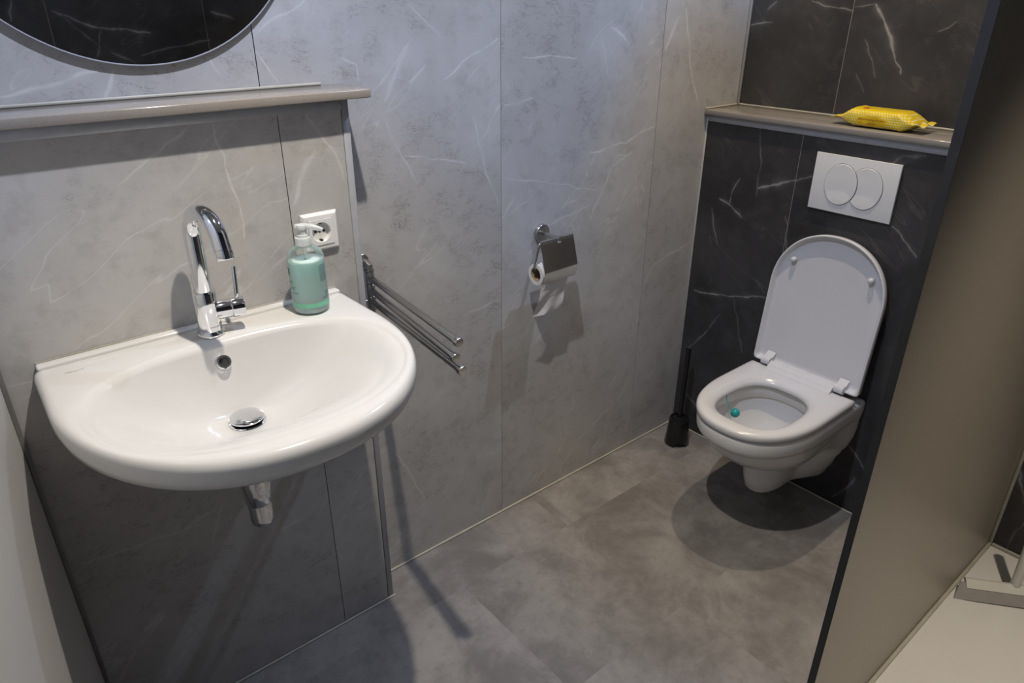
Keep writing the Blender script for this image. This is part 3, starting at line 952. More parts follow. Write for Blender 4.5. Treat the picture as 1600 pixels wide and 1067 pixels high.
pb = Vector((SX, SY, SZ + 0.1745))
mk('nozzle', *tube([pb - nd * 0.012, pb + nd * 0.006 + Vector((0, 0, .001)), pb + nd * 0.020 + Vector((0, 0, .0005)), pb + nd * 0.032 + Vector((0, 0, -.003)), pb + nd * 0.040 + Vector((0, 0, -.006))], [0.0062, 0.0066, 0.0056, 0.0046, 0.0036], 16), M_FROST, pump, True)


def bottle_text(body, size, az, z, mat, name='print'):
    V, Fc = text_mesh(body, size)
    r = 0.0368
    return mk(name, [(SX + r * math.cos(az + v[0] / r), SY + r * math.sin(az + v[0] / r), SZ + z + v[1]) for v in V], Fc, mat, so)


def bottle_patch(a0, a1, z0_, z1_, mat, name, r=0.03675, n=20):
    rg = []
    for z in (z0_, z1_):
        rg.append([(SX + r * math.cos(a0 + (a1 - a0) * i / n), SY + r * math.sin(a0 + (a1 - a0) * i / n), SZ + z) for i in range(n + 1)])
    return mk(name, *loft(rg, closed=False), mat, so, True)


dg = math.radians
bottle_text('NE', 0.0085, dg(182), 0.069, M_INK_GREEN)
bottle_text('GHT', 0.0095, dg(186), 0.057, M_INK_GREEN)
bottle_text('EXTRACT', 0.0045, dg(196), 0.047, M_INK_DARK)
bottle_patch(dg(165), dg(176), 0.083, 0.096, M_INK_DARK, 'emblem')
bottle_patch(dg(160), dg(345), 0.0165, 0.0265, M_BAND, 'green_band', n=60)
bottle_patch(dg(160), dg(345), 0.0275, 0.0281, M_WHITE, 'thin_line', n=60)
bottle_patch(dg(285), dg(318), 0.068, 0.104, M_FINE, 'fine_print')
bottle_patch(dg(300), dg(322), 0.038, 0.047, M_FINE, 'fine_print')
bottle_patch(dg(288), dg(318), 0.031, 0.036, M_FINE, 'fine_print')

# ---------------------------------------------------------------- power outlet
OX, OZ = 0.6205, 1.0845
ou = thing('power_outlet', (OX, Y_BOX, OZ), 'white square power outlet on the light marble behind the soap bottle', 'power outlet')
W2 = 0.0405
def sq(s, y): return [(OX - s, y, OZ - s), (OX + s, y, OZ - s), (OX + s, y, OZ + s), (OX - s, y, OZ + s)]
yb = Y_BOX
o = mk('frame', *loft([sq(W2, yb - 0.0004), sq(W2, yb - 0.003), sq(W2 - 0.005, yb - 0.0095), sq(0.0282, yb - 0.0100), sq(0.0280, yb - 0.004)], True, False), M_WHITE, ou)
NC = 48
def circ(r, y): return [(OX + r * math.cos(2 * PI * i / NC), y, OZ + r * math.sin(2 * PI * i / NC)) for i in range(NC)]
def sqn(s, y):
    out = []
    for i in range(NC):
        a = 2 * PI * i / NC; c_, s_ = math.cos(a), math.sin(a); k = s / max(abs(c_), abs(s_))
        out.append((OX + c_ * k, y, OZ + s_ * k))
    return out
ins = mk('insert', *loft([sqn(0.0276, yb - 0.004), sqn(0.0276, yb - 0.0108), sqn(0.0270, yb - 0.0114), circ(0.0212, yb - 0.0114), circ(0.0203, yb - 0.0104), circ(0.0196, yb - 0.0012)], False, True), M_WHITE, ou, True, angle=30)
for s in (-1, 1):
    mk('pin_hole', *lathe([(0.0027, 0.0013), (0.0027, 0.0016)], (OX + s * 0.0095, yb, OZ), (0, -1, 0), 20), M_HOLE, ins)
mk('screw', *lathe([(0.0030, 0.0012), (0.0030, 0.0020), (0.0, 0.0022)], (OX, yb, OZ), (0, -1, 0), 20), M_STEEL, ins)
for s in (-1, 1):
    box('earth_clip', OX - 0.0028, OX + 0.0028, yb - 0.0095, yb - 0.0014, OZ + s * 0.0178 - 0.0011, OZ + s * 0.0178 + 0.0011, M_HOLE if s < 0 else M_STEEL, ins)

# ---------------------------------------------------------------- towel rail
RX, RY = 0.7555, -0.036
ra = thing('towel_rail', (RX, 0, 0.85), 'steel swivel towel rail with three bars beside the washbasin', 'towel rail')
mk('wall_plate', *lathe([(0.0165, 0.0005), (0.0165, 0.006), (0.0155, 0.007), (0.0, 0.007)], (RX, 0, 0.966), (0, -1, 0), 36), M_STEEL, ra, True)
mk('wall_plate', *lathe([(0.0165, 0.0005), (0.0165, 0.006), (0.0155, 0.007), (0.0, 0.007)], (RX, 0, 0.850), (0, -1, 0), 36), M_STEEL, ra, True)
mk('bracket', *tube([(RX, -0.007, 0.966), (RX, -0.026, 0.966), (RX, RY - 0.002, 0.963), (RX, RY, 0.954)], 0.0085, 20), M_STEEL, ra, True)
mk('bracket', *tube([(RX, -0.007, 0.850), (RX, -0.026, 0.850), (RX, RY - 0.002, 0.852), (RX, RY, 0.858)], 0.0085, 20), M_STEEL, ra, True)
mk('washer', *lathe([(0.0118, 0.9505), (0.0118, 0.9535)], (RX, RY, 0), n=32), M_STEEL, ra, True)
tips = ((0.709, -0.4560), (0.701, -0.4550), (0.712, -0.4600))
for k, zb in enumerate((0.9340, 0.9030, 0.8735)):
    d = Vector((tips[k][0] - RX, tips[k][1] - RY, 0)); L = d.length; d.normalize()
    b = mk('bar', *tube([Vector((RX, RY, zb)) + d * 0.006, Vector((RX, RY, zb)) + d * (L - 0.012)], 0.0078, 20), M_STEEL, ra, True)
    mk('knuckle', *lathe([(0.0098, zb - 0.0145), (0.0105, zb - 0.0138), (0.0105, zb + 0.0138), (0.0098, zb + 0.0145)], (RX, RY, 0), n=32), M_STEEL, b, True)
    mk('end_cap', *lathe([(0.0078, 0.0), (0.0096, 0.0005), (0.0096, 0.0105), (0.0084, 0.0120), (0.0, 0.0122)], Vector((RX, RY, zb)) + d * (L - 0.0122), d, 28), M_STEEL, b, True)

# ---------------------------------------------------------------- toilet roll holder and roll
HX, HZ = 1.328, 0.923
ho = thing('toilet_roll_holder', (HX, 0, HZ), 'brushed steel toilet roll holder with hinged cover on the light marble wall', 'roll holder')
mk('wall_plate', *lathe([(0.0255, 0.0005), (0.0255, 0.0105), (0.0245, 0.0118), (0.0, 0.0120)], (HX, 0, HZ), (0, -1, 0), 44), M_STEEL, ho, True)
RZ = 0.9255
rx0, rx1, ry = 1.249, 1.3745, -0.0800
AX = 1.3215
mk('arm', *tube([(HX - 0.003, -0.0121, HZ + 0.002), (AX, -0.05, RZ - 0.0005), (AX, ry - 0.009, RZ)], 0.0062, 20), M_STEEL, ho, True)
RY2, RCZ, RO, RI = -0.0660, 0.8310, 0.0305, 0.0200          # roll axis, outer and inner radius
WZ = RCZ + RI - 0.0045
wire = [(rx1, ry, RZ), (rx0 + 0.012, ry, RZ)] + [tuple(p) for p in arc_pts((rx0 + 0.012, ry, RZ - 0.012), 0.012, PI / 2, PI, 6, (1, 0, 0), (0, 0, 1))]
wire += [(rx0 - 0.001, ry + 0.004, RZ - 0.035), (rx0 - 0.001, RY2, WZ + 0.010)] + [tuple(p) for p in arc_pts((rx0 + 0.008, RY2, WZ + 0.009), 0.009, PI, 1.5 * PI, 6, (1, 0, 0), (0, 0, 1))] + [(1.360, RY2, WZ)]
mk('wire', *tube(wire, 0.0031, 14), M_STEEL, ho, True)


def cover_vf():
    """folded sheet: rolled over the hinge wire, down and out to a crease, then back in to the lip"""
    prof = []
    for k in range(7):
        a = math.radians(10 + 140 * k / 6)
        prof.append((ry + 0.0052 * math.cos(a), RZ + 0.0052 * math.sin(a)))
    prof += [(-0.0872, 0.915), (-0.0905, 0.904), (-0.0960, 0.884), (-0.1010, 0.866), (-0.1052, 0.8515), (-0.1062, 0.8475), (-0.1060, 0.8435), (-0.1030, 0.829), (-0.0985, 0.8115)]
    th = 0.0010
    xa, xb, nx = 1.2520, 1.3765, 62
    xs = [xa + (xb - xa) * i / nx for i in range(nx + 1)]
    V, Fc = [], []
    n = len(prof); m = len(xs)
    for sgn in (0, 1):
        for x in xs:
            for y, z in prof: V.append((x, y + sgn * th, z - sgn * 0.0003))
    idx = lambda s_, i, j: s_ * m * n + i * n + j
    keep = lambda i, j: not (0 <= i < m - 1 and 0 <= j < n - 1) or not ((xs[i] + xs[i + 1]) / 2 - AX) ** 2 + (max(0, RZ - (prof[j][1] + prof[j + 1][1]) / 2)) ** 2 < 0.0086 ** 2
    for i in range(m - 1):
        for j in range(n - 1):
            if not keep(i, j): continue
            Fc.append((idx(0, i, j), idx(0, i, j + 1), idx(0, i + 1, j + 1), idx(0, i + 1, j)))
            Fc.append((idx(1, i, j), idx(1, i + 1, j), idx(1, i + 1, j + 1), idx(1, i, j + 1)))
    for i in range(m - 1):
        Fc.append((idx(0, i, n - 1), idx(1, i, n - 1), idx(1, i + 1, n - 1), idx(0, i + 1, n - 1)))
    for j in range(n - 1):
        for i in (0, m - 1): Fc.append((idx(0, i, j), idx(0, i, j + 1), idx(1, i, j + 1), idx(1, i, j)))
    return V, Fc


mk('cover', *cover_vf(), M_STEEL, ho, True, angle=50)

tp = thing('toilet_roll', (1.305, RY2, RCZ - RO), 'nearly finished white toilet roll hanging in the steel holder', 'toilet roll')
ry2, rcz = RY2, RCZ
roll = mk('roll', *lathe([(RI, 0.0), (RO, 0.0), (RO, 0.100), (RI, 0.100), (RI, 0.0)], (1.2525, ry2, rcz), (1, 0, 0), 48, False, False), M_PAPER, tp, True)
mk('core', *lathe([(RI - 0.0002, 0.001), (RI - 0.0002, 0.099), (RI - 0.0012, 0.099), (RI - 0.0012, 0.001), (RI - 0.0002, 0.001)], (1.2525, ry2, rcz), (1, 0, 0), 40, False, False), M_CARD, tp, True)


def tail_vf():
    nx, nz = 30, 40
    V = []
    for s in (0, 1):
        for i in range(nx + 1):
            u = i / nx; x = 1.2535 + 0.098 * u
            for j in range(nz + 1):
                w = j / nz
                z = rcz - 0.127 * w + 0.004 * u * w
                y = ry2 - RO - 0.0009 + 0.026 * w + 0.003 * math.sin(w * 9 + u * 4) * w + 0.0022 * math.sin(u * 11 + w * 7) * w
                xx = x + 0.004 * math.sin(w * 5) * w - 0.008 * w * (1 - u)
                V.append((xx, y + s * 0.0005, z))
    k = (nx + 1) * (nz + 1); id_ = lambda s, i, j: s * k + i * (nz + 1) + j
    Fc = []
    for i in range(nx):
        for j in range(nz):
            Fc.append((id_(0, i, j), id_(0, i, j + 1), id_(0, i + 1, j + 1), id_(0, i + 1, j)))
            Fc.append((id_(1, i, j), id_(1, i + 1, j), id_(1, i + 1, j + 1), id_(1, i, j + 1)))
    for i in range(nx):
        Fc.append((id_(0, i, nz), id_(1, i, nz), id_(1, i + 1, nz), id_(0, i + 1, nz)))
        Fc.append((id_(0, i, 0), id_(0, i + 1, 0), id_(1, i + 1, 0), id_(1, i, 0)))
    return V, Fc


mk('loose_end', *tail_vf(), M_PAPER, tp, True, angle=80)

# ---------------------------------------------------------------- toilet
TY = -0.5265
TN = 160
TCX = 1.757


def d_out(front, back, hw, p=2.25, nose=0.27, hw_wall=None, xw=1.93):
    """plan outline of seat, rim and bowl: rounded nose towards -x, straight sides back to x = back"""
    xc = min(front + nose, back - 0.02)
    pts = []
    for i in range(81):
        th = PI * i / 80
        cu, sv = math.cos(th), math.sin(th)
        pts.append((xc - (xc - front) * abs(sv) ** (2 / p), TY + hw * math.copysign(abs(cu) ** (2 / p), cu)))
    side = []
    for k in range(1, 25):
        x = xc + (back - xc) * k / 24
        h = hw
        if hw_wall is not None:
            s = min(1, max(0, (x - xw) / (back - xw))); s = s * s * (3 - 2 * s)
            h = hw + (hw_wall - hw) * s
        side.append((x, h))
    pts += [(x, TY - h) for x, h in side]
    pts += [(x, TY + h) for x, h in reversed(side)]
    return pts


def ell(cx, a, b, p=2.3):
    pts = []
    for i in range(120):
        th = 2 * PI * i / 120; c_, s_ = math.cos(th), math.sin(th)
        pts.append((cx + a * math.copysign(abs(c_) ** (2 / p), c_), TY + b * math.copysign(abs(s_) ** (2 / p), s_)))
    return pts


def RT(poly, z, c=None):
    return [(x, y, z) for x, y in radial(poly, c or (TCX, TY), TN)]


wc = thing('toilet', (1.80, TY, 0.08), 'white wall-hung toilet with raised lid on the dark marble boxing', 'toilet')
XB = X_LOW - 0.0006
C2 = (1.90, TY)
body_rings = [RT(d_out(1.830, XB, 0.034, 2.2, 0.10, 0.075), 0.084, C2), RT(d_out(1.803, XB, 0.046, 2.2, 0.10, 0.095), 0.088, C2), RT(d_out(1.786, XB, 0.056, 2.2, 0.11, 0.105), 0.102, C2),
              RT(d_out(1.774, XB, 0.064, 2.2, 0.12, 0.122), 0.142, C2), RT(d_out(1.764, XB, 0.070, 2.2, 0.13, 0.142), 0.198, C2), RT(d_out(1.754, XB, 0.078, 2.2, 0.14, 0.152), 0.222, C2),
              RT(d_out(1.732, XB, 0.097, 2.2, 0.16, 0.157), 0.232, C2), RT(d_out(1.690, XB, 0.126, 2.2, 0.18, 0.163), 0.248, C2), RT(d_out(1.645, XB, 0.146, 2.2, 0.20, 0.169), 0.275, C2),
              RT(d_out(1.607, XB, 0.159, 2.2, 0.23, 0.173), 0.310, C2), RT(d_out(1.586, XB, 0.166, 2.2, 0.25, 0.176), 0.340, C2), RT(d_out(1.578, XB, 0.170, 2.2, 0.26, 0.177), 0.352, C2),
              RT(d_out(1.565, XB, 0.1775, 2.25, 0.27, 0.1785), 0.360, C2), RT(d_out(1.558, XB, 0.1800, 2.25, 0.27, 0.1800), 0.372, C2), RT(d_out(1.556, XB, 0.1805, 2.25, 0.27, 0.1805), 0.403, C2),
              RT(d_out(1.559, XB, 0.1785, 2.25, 0.27, 0.1785), 0.410, C2), RT(d_out(1.566, XB - 0.004, 0.172, 2.25, 0.27), 0.4135, C2)]
ci = (1.765, TY)
body_rings += [RT(ell(1.765, 0.158, 0.123), 0.4135, C2)]
V1, F1 = loft(body_rings, True, False)
cav = [RT(ell(1.765, 0.158, 0.123), 0.4135, ci), RT(ell(1.765, 0.157, 0.122), 0.405, ci), RT(ell(1.765, 0.157, 0.122), 0.372, ci), RT(ell(1.765, 0.163, 0.128), 0.366, ci), RT(ell(1.765, 0.161, 0.126), 0.350, ci),
       RT(ell(1.768, 0.148, 0.113), 0.315, ci), RT(ell(1.775, 0.126, 0.097), 0.285, ci), RT(ell(1.79, 0.092, 0.072), 0.262, ci), RT(ell(1.80, 0.070, 0.056), 0.250, (1.80, TY)), RT(ell(1.805, 0.055, 0.045), 0.245, (1.80, TY))]
V2, F2 = loft(cav, False, True)
mk('bowl', *merge((V1, F1), (V2, F2)), M_CERAMIC, wc, True, angle=50)

# seat
seat_in = ell(1.762, 0.142, 0.110, 2.7)
S_OUT = lambda ins: d_out(1.552 + ins, 1.982 - ins, 0.1790 - ins, 2.3, 0.26)
sr = [RT(S_OUT(0.004), 0.4165), RT(S_OUT(0.0), 0.4205), RT(S_OUT(0.0), 0.4325), RT(S_OUT(0.0035), 0.4385), RT(S_OUT(0.010), 0.4415), RT(S_OUT(0.022), 0.4425),
      [(x, y, 0.4410) for x, y in radial(ell(1.762, 0.167, 0.134, 2.6), (TCX, TY), TN)], [(x, y, 0.4375) for x, y in radial(ell(1.762, 0.158, 0.126, 2.65), (TCX, TY), TN)],
      [(x, y, 0.4310) for x, y in radial(ell(1.762, 0.149, 0.117, 2.7), (TCX, TY), TN)], RT(seat_in, 0.4240), RT(ell(1.762, 0.143, 0.111, 2.7), 0.4165)]
sr.append(sr[0])
seat = mk('seat', *loft(sr), M_SEAT, wc, True, angle=60)
# raised hinge bar at the rear of the seat
hb = [(1.9430, 0.4360), (1.9460, 0.4432), (1.9530, 0.4470), (1.9620, 0.4545), (1.9690, 0.4605), (1.9760, 0.4635), (1.9825, 0.4620), (1.9830, 0.4300), (1.9600, 0.4300), (1.9430, 0.4330)]
barr = [[(x, TY + e * 0.1085, z) for x, z in hb] for e in (-1, 1)]
mk('hinge_bar', *loft(barr, True, True), M_SEAT, seat, True, angle=50)

# lid, standing open and leaning back slightly
LT = math.radians(5.6)
LO = Vector((1.998, TY, 0.452))


def lid_out(ins, n=72):
    hw = 0.1790 - ins; H = 0.446 - ins; b0 = -0.006 + ins
    pts = []
    hc_ = 0.262
    for i in range(n + 1):
        th = PI * i / n; c_, s_ = math.cos(th), math.sin(th); p = 2.12
        pts.append((hw * math.copysign(abs(c_) ** (2 / p), c_), hc_ + (H - hc_) * abs(s_) ** (2 / p)))
    r = 0.012
    for k in range(6):
        a = PI + (PI / 2) * k / 5; pts.append((-hw + r + r * math.cos(a), b0 + r + r * math.sin(a)))
    for k in range(6):
        a = 1.5 * PI + (PI / 2) * k / 5; pts.append((hw - r + r * math.cos(a), b0 + r + r * math.sin(a)))
    return pts


def lid_pt(w, h, d):
    """w across, h up the lid, d towards the room"""
    v = rot_y((-d, 0, h), LT)
    return (LO.x + v.x, LO.y + w, LO.z + v.z)


lr = []
for ins, d in ((0.03, -0.012), (0.012, -0.0118), (0.004, -0.009), (0.0, -0.004), (0.0, 0.0115), (0.0015, 0.0135), (0.0045, 0.0138), (0.0068, 0.0120), (0.0105, -0.0010), (0.016, -0.0045), (0.025, -0.0058)):
    lr.append([lid_pt(w, h, d) for w, h in lid_out(ins)])
lid = mk('lid', *loft(lr, True, True), M_SEAT, wc, True, angle=60)
for s in (-1, 1):
    c0 = Vector(lid_pt(s * 0.1215, 0.345, -0.0062)); dr = Vector(lid_pt(0, 0, 1)) - Vector(lid_pt(0, 0, 0))
    mk('bumper', *lathe([(0.0085, 0.0), (0.0085, 0.012), (0.0075, 0.016), (0.0045, 0.0185), (0.0, 0.0190)], c0, dr, 24), M_SEAT, lid, True)
def hinge_sec(y):
    """tear-drop section of a hinge knuckle running up the lid"""
    pts = []
    for k in range(19):
        a = math.radians(60 + 260 * k / 18)
        pts.append((1.9785 + 0.0135 * math.cos(a), y, 0.4575 + 0.0135 * math.sin(a)))
    q = Vector(lid_pt(0, 0.012, -0.005)); p = Vector(lid_pt(0, 0.030, -0.0045))
    pts.append((q.x, y, q.z)); pts.append((p.x, y, p.z))
    return pts


for s in (-1, 1):
    yc = TY + s * 0.1245
    mk('hinge', *loft([hinge_sec(yc - 0.0145), hinge_sec(yc - 0.0135), hinge_sec(yc + 0.0135), hinge_sec(yc + 0.0145)], True, True), M_SEAT, lid, True, angle=50)

# rim block hanging in the bowl
rb = thing('rim_block', (1.745, -0.455, 0.355), 'teal toilet freshener ball hanging inside the bowl', 'rim block')
rc = Vector((1.742, -0.4560, 0.3735))
mk('ball', *lathe([(0.0145 * math.sin(PI * k / 14), -0.0145 * math.cos(PI * k / 14)) for k in range(15)], rc, n=28), M_TEAL, rb, True)
mk('hook', *tube([(1.772, -0.3452, 0.396), (1.771, -0.3452, 0.4140), (1.769, -0.349, 0.4150), (1.755, -0.407, 0.4150), (1.750, -0.4135, 0.412), (1.747, -0.418, 0.400), (1.744, -0.434, 0.381), (1.743, -0.444, 0.376)], 0.0013, 10), M_TEAL, rb, True)

# ---------------------------------------------------------------- flush plate
FYc, FZc = -0.5285, 1.0415
fp = thing('flush_plate', (X_LOW, FYc, FZc), 'white rectangular dual-flush plate with two overlapping round buttons above the toilet', 'flush plate')
PX = X_LOW - 0.0004
def rect(hw, hh, x): return [(x, FYc - hw, FZc - hh), (x, FYc + hw, FZc - hh), (x, FYc + hw, FZc + hh), (x, FYc - hw, FZc + hh)]
mk('plate', *loft([rect(0.1215, 0.081, PX), rect(0.1232, 0.0822, PX - 0.008), rect(0.1222, 0.0814, PX - 0.0105), rect(0.118, 0.078, PX - 0.0114)], True, True), M_WHITE, fp, True, angle=35)
FR, FK = 0.049, 1.22                     # half width of a button, height / width
ca, cb = (FYc + 0.0350, FZc + 0.0015), (FYc - 0.0375, FZc + 0.0015)
x0 = PX - 0.0114
NCb = 96


def disc_outline(c, clip=None, r=FR):
    pts = []
    for i in range(NCb):
        a = 2 * PI * i / NCb
        y, z = c[0] + r * math.cos(a), c[1] + r * FK * math.sin(a)
        if clip is not None:
            dy, dz = y - clip[0], (z - clip[1]) / FK; L = math.hypot(dy, dz)
            if L < clip[2]:
                # push along the row on to the clipping circle
                yy = clip[0] - math.sqrt(max(clip[2] ** 2 - dz * dz, 0))
                y = min(y, yy)
        pts.append((y, z))
    return pts


def button(name, c, clip):
    gap = [(x0 - 0.0002, y, z) for y, z in disc_outline(c, clip)]
    g = mk('gap', *loft([gap, [(x0 - 0.0004, p[1], p[2]) for p in gap]], True, True), M_HOLE, None)
    o1 = disc_outline(c, clip and (clip[0], clip[1], clip[2] + 0.0012), FR - 0.0010)
    cen = (sum(p[0] for p in o1) / NCb, sum(p[1] for p in o1) / NCb)
    rr = [[(x0 - 0.0003, y, z) for y, z in o1], [(x0 - 0.0016, y, z) for y, z in o1]]
    for s in (0.985, 0.95, 0.9, 0.85, 0.8, 0.74, 0.68, 0.62, 0.56, 0.5, 0.44, 0.38, 0.3, 0.22, 0.14, 0.06):
        ring = []
        for y, z in o1:
            y2, z2 = cen[0] + (y - cen[0]) * s, cen[1] + (z - cen[1]) * s
            # finger dish pressed into the lower half
            t_ = (c[1] - 0.018 - 10.0 * (y2 - c[0]) ** 2 - z2) / FR
            dep = 0.0012 * max(0.0, min(1.0, 0.5 + t_ * 0.9)) if t_ < 0 else 0.0006 - 0.0030 * t_
            ring.append((x0 - 0.0026 + max(dep, -0.0010), y2, z2))
        rr.append(ring)
    b = mk('button', *loft(rr, False, True), M_WHITE, fp, True, angle=50)
    # the gap belongs to its button
    me = g.data; off = wloc(fp)
    for v in me.vertices: v.co = v.co - off
    g.parent = b
    return b


button('button', ca, None)
button('button', cb, (ca[0], ca[1], FR))

# ---------------------------------------------------------------- packet of wipes
PYc, PXc, PZ0, PH, PL = -0.538, 2.128, 1.2004, 0.050, 0.210
pk = thing('wipes_packet', (PXc, PYc, PZ0), 'yellow dotted plastic packet of wipes lying on the stone ledge', 'packet')
M_PACK = mat_packet(PYc + 0.008, PZ0 + 0.020)


def pk_ring(t, n=96):
    """cross-section at t in [-1, 1] along the packet"""
    e = max(0.0, (abs(t) - 0.62) / 0.38); k = 1 - e ** 1.6 * 0.93
    hw = 0.052 * (1 - 0.12 * e); hh = PH / 2 * k; zc = PZ0 + 0.0004 + PH / 2 * (1 - 0.10 * e) + 0.002 * math.sin(3 * t)
    if e < 0.02: zc = PZ0 + 0.0004 + hh
    y = PYc + t * PL / 2
    out = []
    for i in range(n):
        a = 2 * PI * i / n; c_, s_ = math.cos(a), math.sin(a); p = 3.6 - 1.2 * e
        wob = 1 + 0.012 * math.sin(5 * a + 9 * t) + 0.01 * math.sin(3 * a - 14 * t)
        out.append((PXc + hw * math.copysign(abs(c_) ** (2 / p), c_) * wob, y, max(PZ0 + 0.0002, zc + hh * math.copysign(abs(s_) ** (2 / p), s_))))
    return out


ts = [-1 + 2 * i / 60 for i in range(61)]
mk('body', *loft([pk_ring(t_) for t_ in ts], True, True), M_PACK, pk, True, angle=60)
for s in (-1, 1):
    seal = []
    for j in range(4):
        y = PYc + s * (PL / 2 + 0.0075 * j - 0.001)
        row = []
        for i in range(25):
            u = -1 + 2 * i / 24
            row.append((PXc + u * (0.046 + 0.001 * j), y, PZ0 + PH * 0.45 + 0.003 * math.sin(u * 6 + j) - 0.0012 * j))
        seal.append(row)
    V, Fc = loft(seal, closed=False)
    n = len(V)
    V2 = V + [(x, y, z + 0.0012) for x, y, z in V]
    F2 = Fc + [tuple(i + n for i in f) for f in Fc]
    m_ = 25
    for i in range(24): F2 += [(i, i + 1, n + i + 1, n + i), (3 * m_ + i, 3 * m_ + i + 1, n + 3 * m_ + i + 1, n + 3 * m_ + i)]
    for j in range(3): F2 += [(j * m_, (j + 1) * m_, n + (j + 1) * m_, n + j * m_), (j * m_ + 24, (j + 1) * m_ + 24, n + (j + 1) * m_ + 24, n + j * m_ + 24)]
    mk('seal', V2, F2, M_PACK, pk, True, angle=60)


def pk_front(y, z):
    t_ = (y - PYc) / (PL / 2)
    ring = pk_ring(t_, 240)
    return min((p for p in ring if p[0] < PXc), key=lambda p: abs(p[2] - z))[0] - 0.0020


for body_, size, dz, dy in (('allesreinigingsdoekjes', 0.0088, 0.0245, 0.008), ('citroen', 0.0078, 0.0140, 0.008)):
    V, Fc = text_mesh(body_, size, 1.0)
    mk('lettering', [(pk_front(PYc + dy - v[0], PZ0 + dz + v[1]), PYc + dy - v[0], PZ0 + dz + v[1]) for v in V], Fc, M_INK_BROWN, pk)
box('red_mark', PXc - 0.030, PXc - 0.012, PYc + 0.034, PYc + 0.048, PZ0 + PH - 0.0015, PZ0 + PH + 0.0008, M_INK_RED, pk)

# ---------------------------------------------------------------- toilet brush
QX, QY = 1.952, -0.112
br = thing('toilet_brush', (QX, QY, 0), 'black toilet brush in its holder in the corner beside the toilet', 'toilet brush')
NQ = 48
prof = [(0.0455, 0.0), (0.0465, 0.002), (0.0415, 0.040), (0.0375, 0.085), (0.0365, 0.104), (0.0345, 0.109), (0.0300, 0.1095), (0.0295, 0.104), (0.0200, 0.1035), (0.0, 0.1035)]
V, Fc = lathe(prof, (QX, QY, 0.0003), n=NQ, cap0=False, cap1=False)
# arched cut-out at the foot facing the room
V = [list(v) for v in V]
for i in range(NQ):
    for k in (0, 1):
        v = V[k * NQ + i]
        a = math.atan2(v[1] - QY, v[0] - QX)
        da = (a - math.radians(-128) + PI) % (2 * PI) - PI
        if abs(da) < 0.42: v[2] += 0.016
mk('holder', V, Fc, M_BLACK, br, True, angle=50)
mk('handle', *tube([(QX, QY, 0.1036), (QX + 0.004, QY + 0.001, 0.20), (QX + 0.010, QY + 0.004, 0.31), (QX + 0.013, QY + 0.006, 0.388)], [0.0090, 0.0088, 0.0098, 0.0105], 20), M_BLACK, br, True)
mk('lid_disc', *lathe([(0.024, 0.1040), (0.024, 0.1075), (0.012, 0.1095), (0.0095, 0.114)], (QX, QY, 0), n=36), M_BLACK, br, True)

# ---------------------------------------------------------------- squeegee on the shower tray
SQ0, SQ1 = Vector((1.905, -1.122, 0)), Vector((2.075, -1.335, 0))
sdv = (SQ1 - SQ0).normalized(); snv = Vector((-sdv.y, sdv.x, 0))
if snv.x < 0: snv = -snv
sz = TRAY_Z - 0.0030
sq_ = thing('floor_squeegee', ((SQ0.x + SQ1.x) / 2, (SQ0.y + SQ1.y) / 2, TRAY_Z), 'off-white squeegee with grey blade standing on the shower tray', 'squeegee')
def pq(l, n_, z): return tuple(SQ0 + sdv * l + snv * n_ + Vector((0, 0, z)))
Lq = (SQ1 - SQ0).length
def strip(prof, l0, l1): return loft([[pq(l0 + sk, n_, z) for n_, z, sk in prof], [pq(l1, n_, z) for n_, z, sk in prof]], True, True)
mk('blade', *strip([(0.0, TRAY_Z + 0.0004, -0.006), (0.003, TRAY_Z + 0.0004, -0.006), (0.050, TRAY_Z + 0.022, 0.022), (0.047, TRAY_Z + 0.024, 0.022)], 0.0, Lq), M_BLADE, sq_)
mk('head', *strip([(0.030, TRAY_Z + 0.0175, 0.034), (0.034, TRAY_Z + 0.0130, 0.034), (0.062, TRAY_Z + 0.024, 0.034), (0.060, TRAY_Z + 0.031, 0.034), (0.050, TRAY_Z + 0.034, 0.034)], 0.0, Lq), M_SQUEEGEE, sq_)
hb0 = Vector(pq(Lq * 0.60, 0.056, TRAY_Z + 0.030))
mk('handle', *tube([hb0, hb0 + Vector((0.012, 0.004, 0.12)), hb0 + Vector((0.03, 0.01, 0.30))], [0.0125, 0.0130, 0.0125], 24), M_SQUEEGEE, sq_, True)

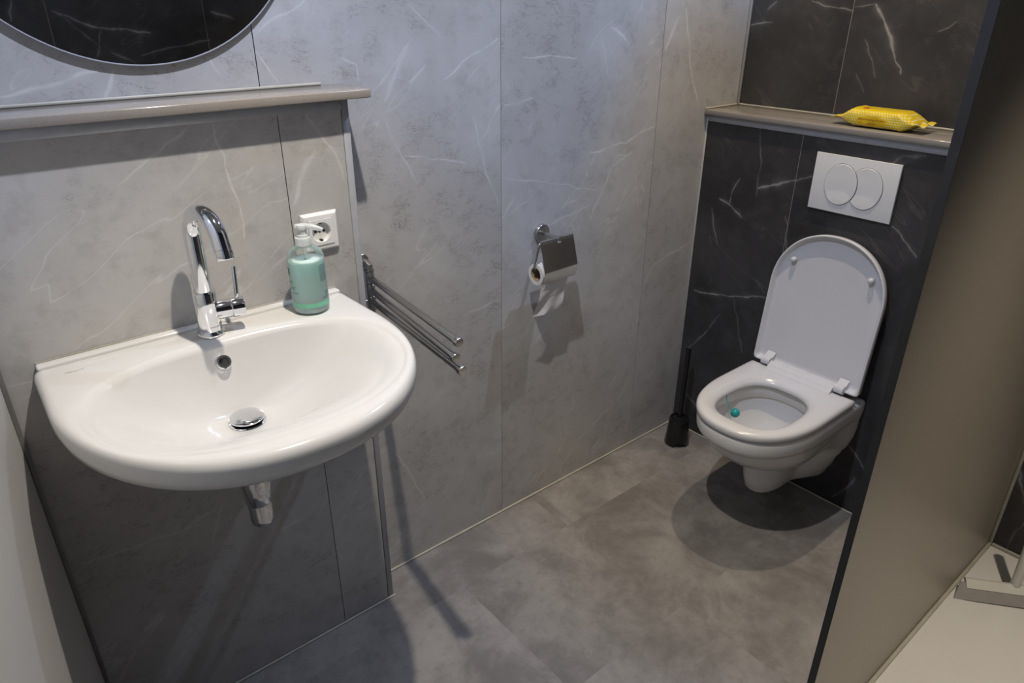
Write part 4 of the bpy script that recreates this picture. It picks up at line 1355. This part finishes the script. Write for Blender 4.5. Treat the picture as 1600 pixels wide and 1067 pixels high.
# ---------------------------------------------------------------- ceiling spots with their lamps
for lx, ly, tilt, watts, cin, cout, (ang0_, ang1_), cone, blend, rad, lab in LAMPS:
    sp = thing('ceiling_spot', (lx, ly, CEIL), lab, 'spotlight', 'recessed ceiling spotlights')
    mk('ring', *lathe([(0.028, -0.0004), (0.043, -0.0004), (0.043, -0.003), (0.039, -0.005), (0.030, -0.005), (0.028, -0.0004)], (lx, ly, CEIL), n=40, cap0=False, cap1=False), M_WHITE, sp, True)
    mk('lens', *lathe([(0.0275, -0.0004), (0.0275, -0.002), (0.0, -0.002)], (lx, ly, CEIL), n=40), M_LENS, sp)
    ld = bpy.data.lights.new('lamp', 'SPOT')
    ld.energy = watts; ld.spot_size = math.radians(cone); ld.spot_blend = blend; ld.shadow_soft_size = rad
    # LED colour drifts from warm on the axis to cool at the rim of the beam
    ld.use_nodes = True
    nt = ld.node_tree; em = [q for q in nt.nodes if q.type == 'EMISSION'][0]
    tc = nt.nodes.new('ShaderNodeTexCoord'); sx = nt.nodes.new('ShaderNodeSeparateXYZ'); ab = nt.nodes.new('ShaderNodeMath'); ab.operation = 'ABSOLUTE'
    mr = nt.nodes.new('ShaderNodeMapRange'); mr.interpolation_type = 'SMOOTHSTEP'
    mr.inputs[1].default_value = math.cos(math.radians(ang0_)); mr.inputs[2].default_value = math.cos(math.radians(ang1_))
    mx = nt.nodes.new('ShaderNodeMix'); mx.data_type = 'RGBA'
    mx.inputs[6].default_value = (*cin, 1); mx.inputs[7].default_value = (*cout, 1)
    nrm = nt.nodes.new('ShaderNodeVectorMath'); nrm.operation = 'NORMALIZE'
    nt.links.new(tc.outputs['Normal'], nrm.inputs[0]); nt.links.new(nrm.outputs[0], sx.inputs[0]); nt.links.new(sx.outputs[2], ab.inputs[0])
    nt.links.new(ab.outputs[0], mr.inputs[0]); nt.links.new(mr.outputs[0], mx.inputs[0]); nt.links.new(mx.outputs[2], em.inputs['Color'])
    lo = bpy.data.objects.new('lamp', ld); lo.location = (0, 0, -0.012)
    lo.rotation_euler = (0, -math.radians(tilt), 0)
    link(lo, sp)
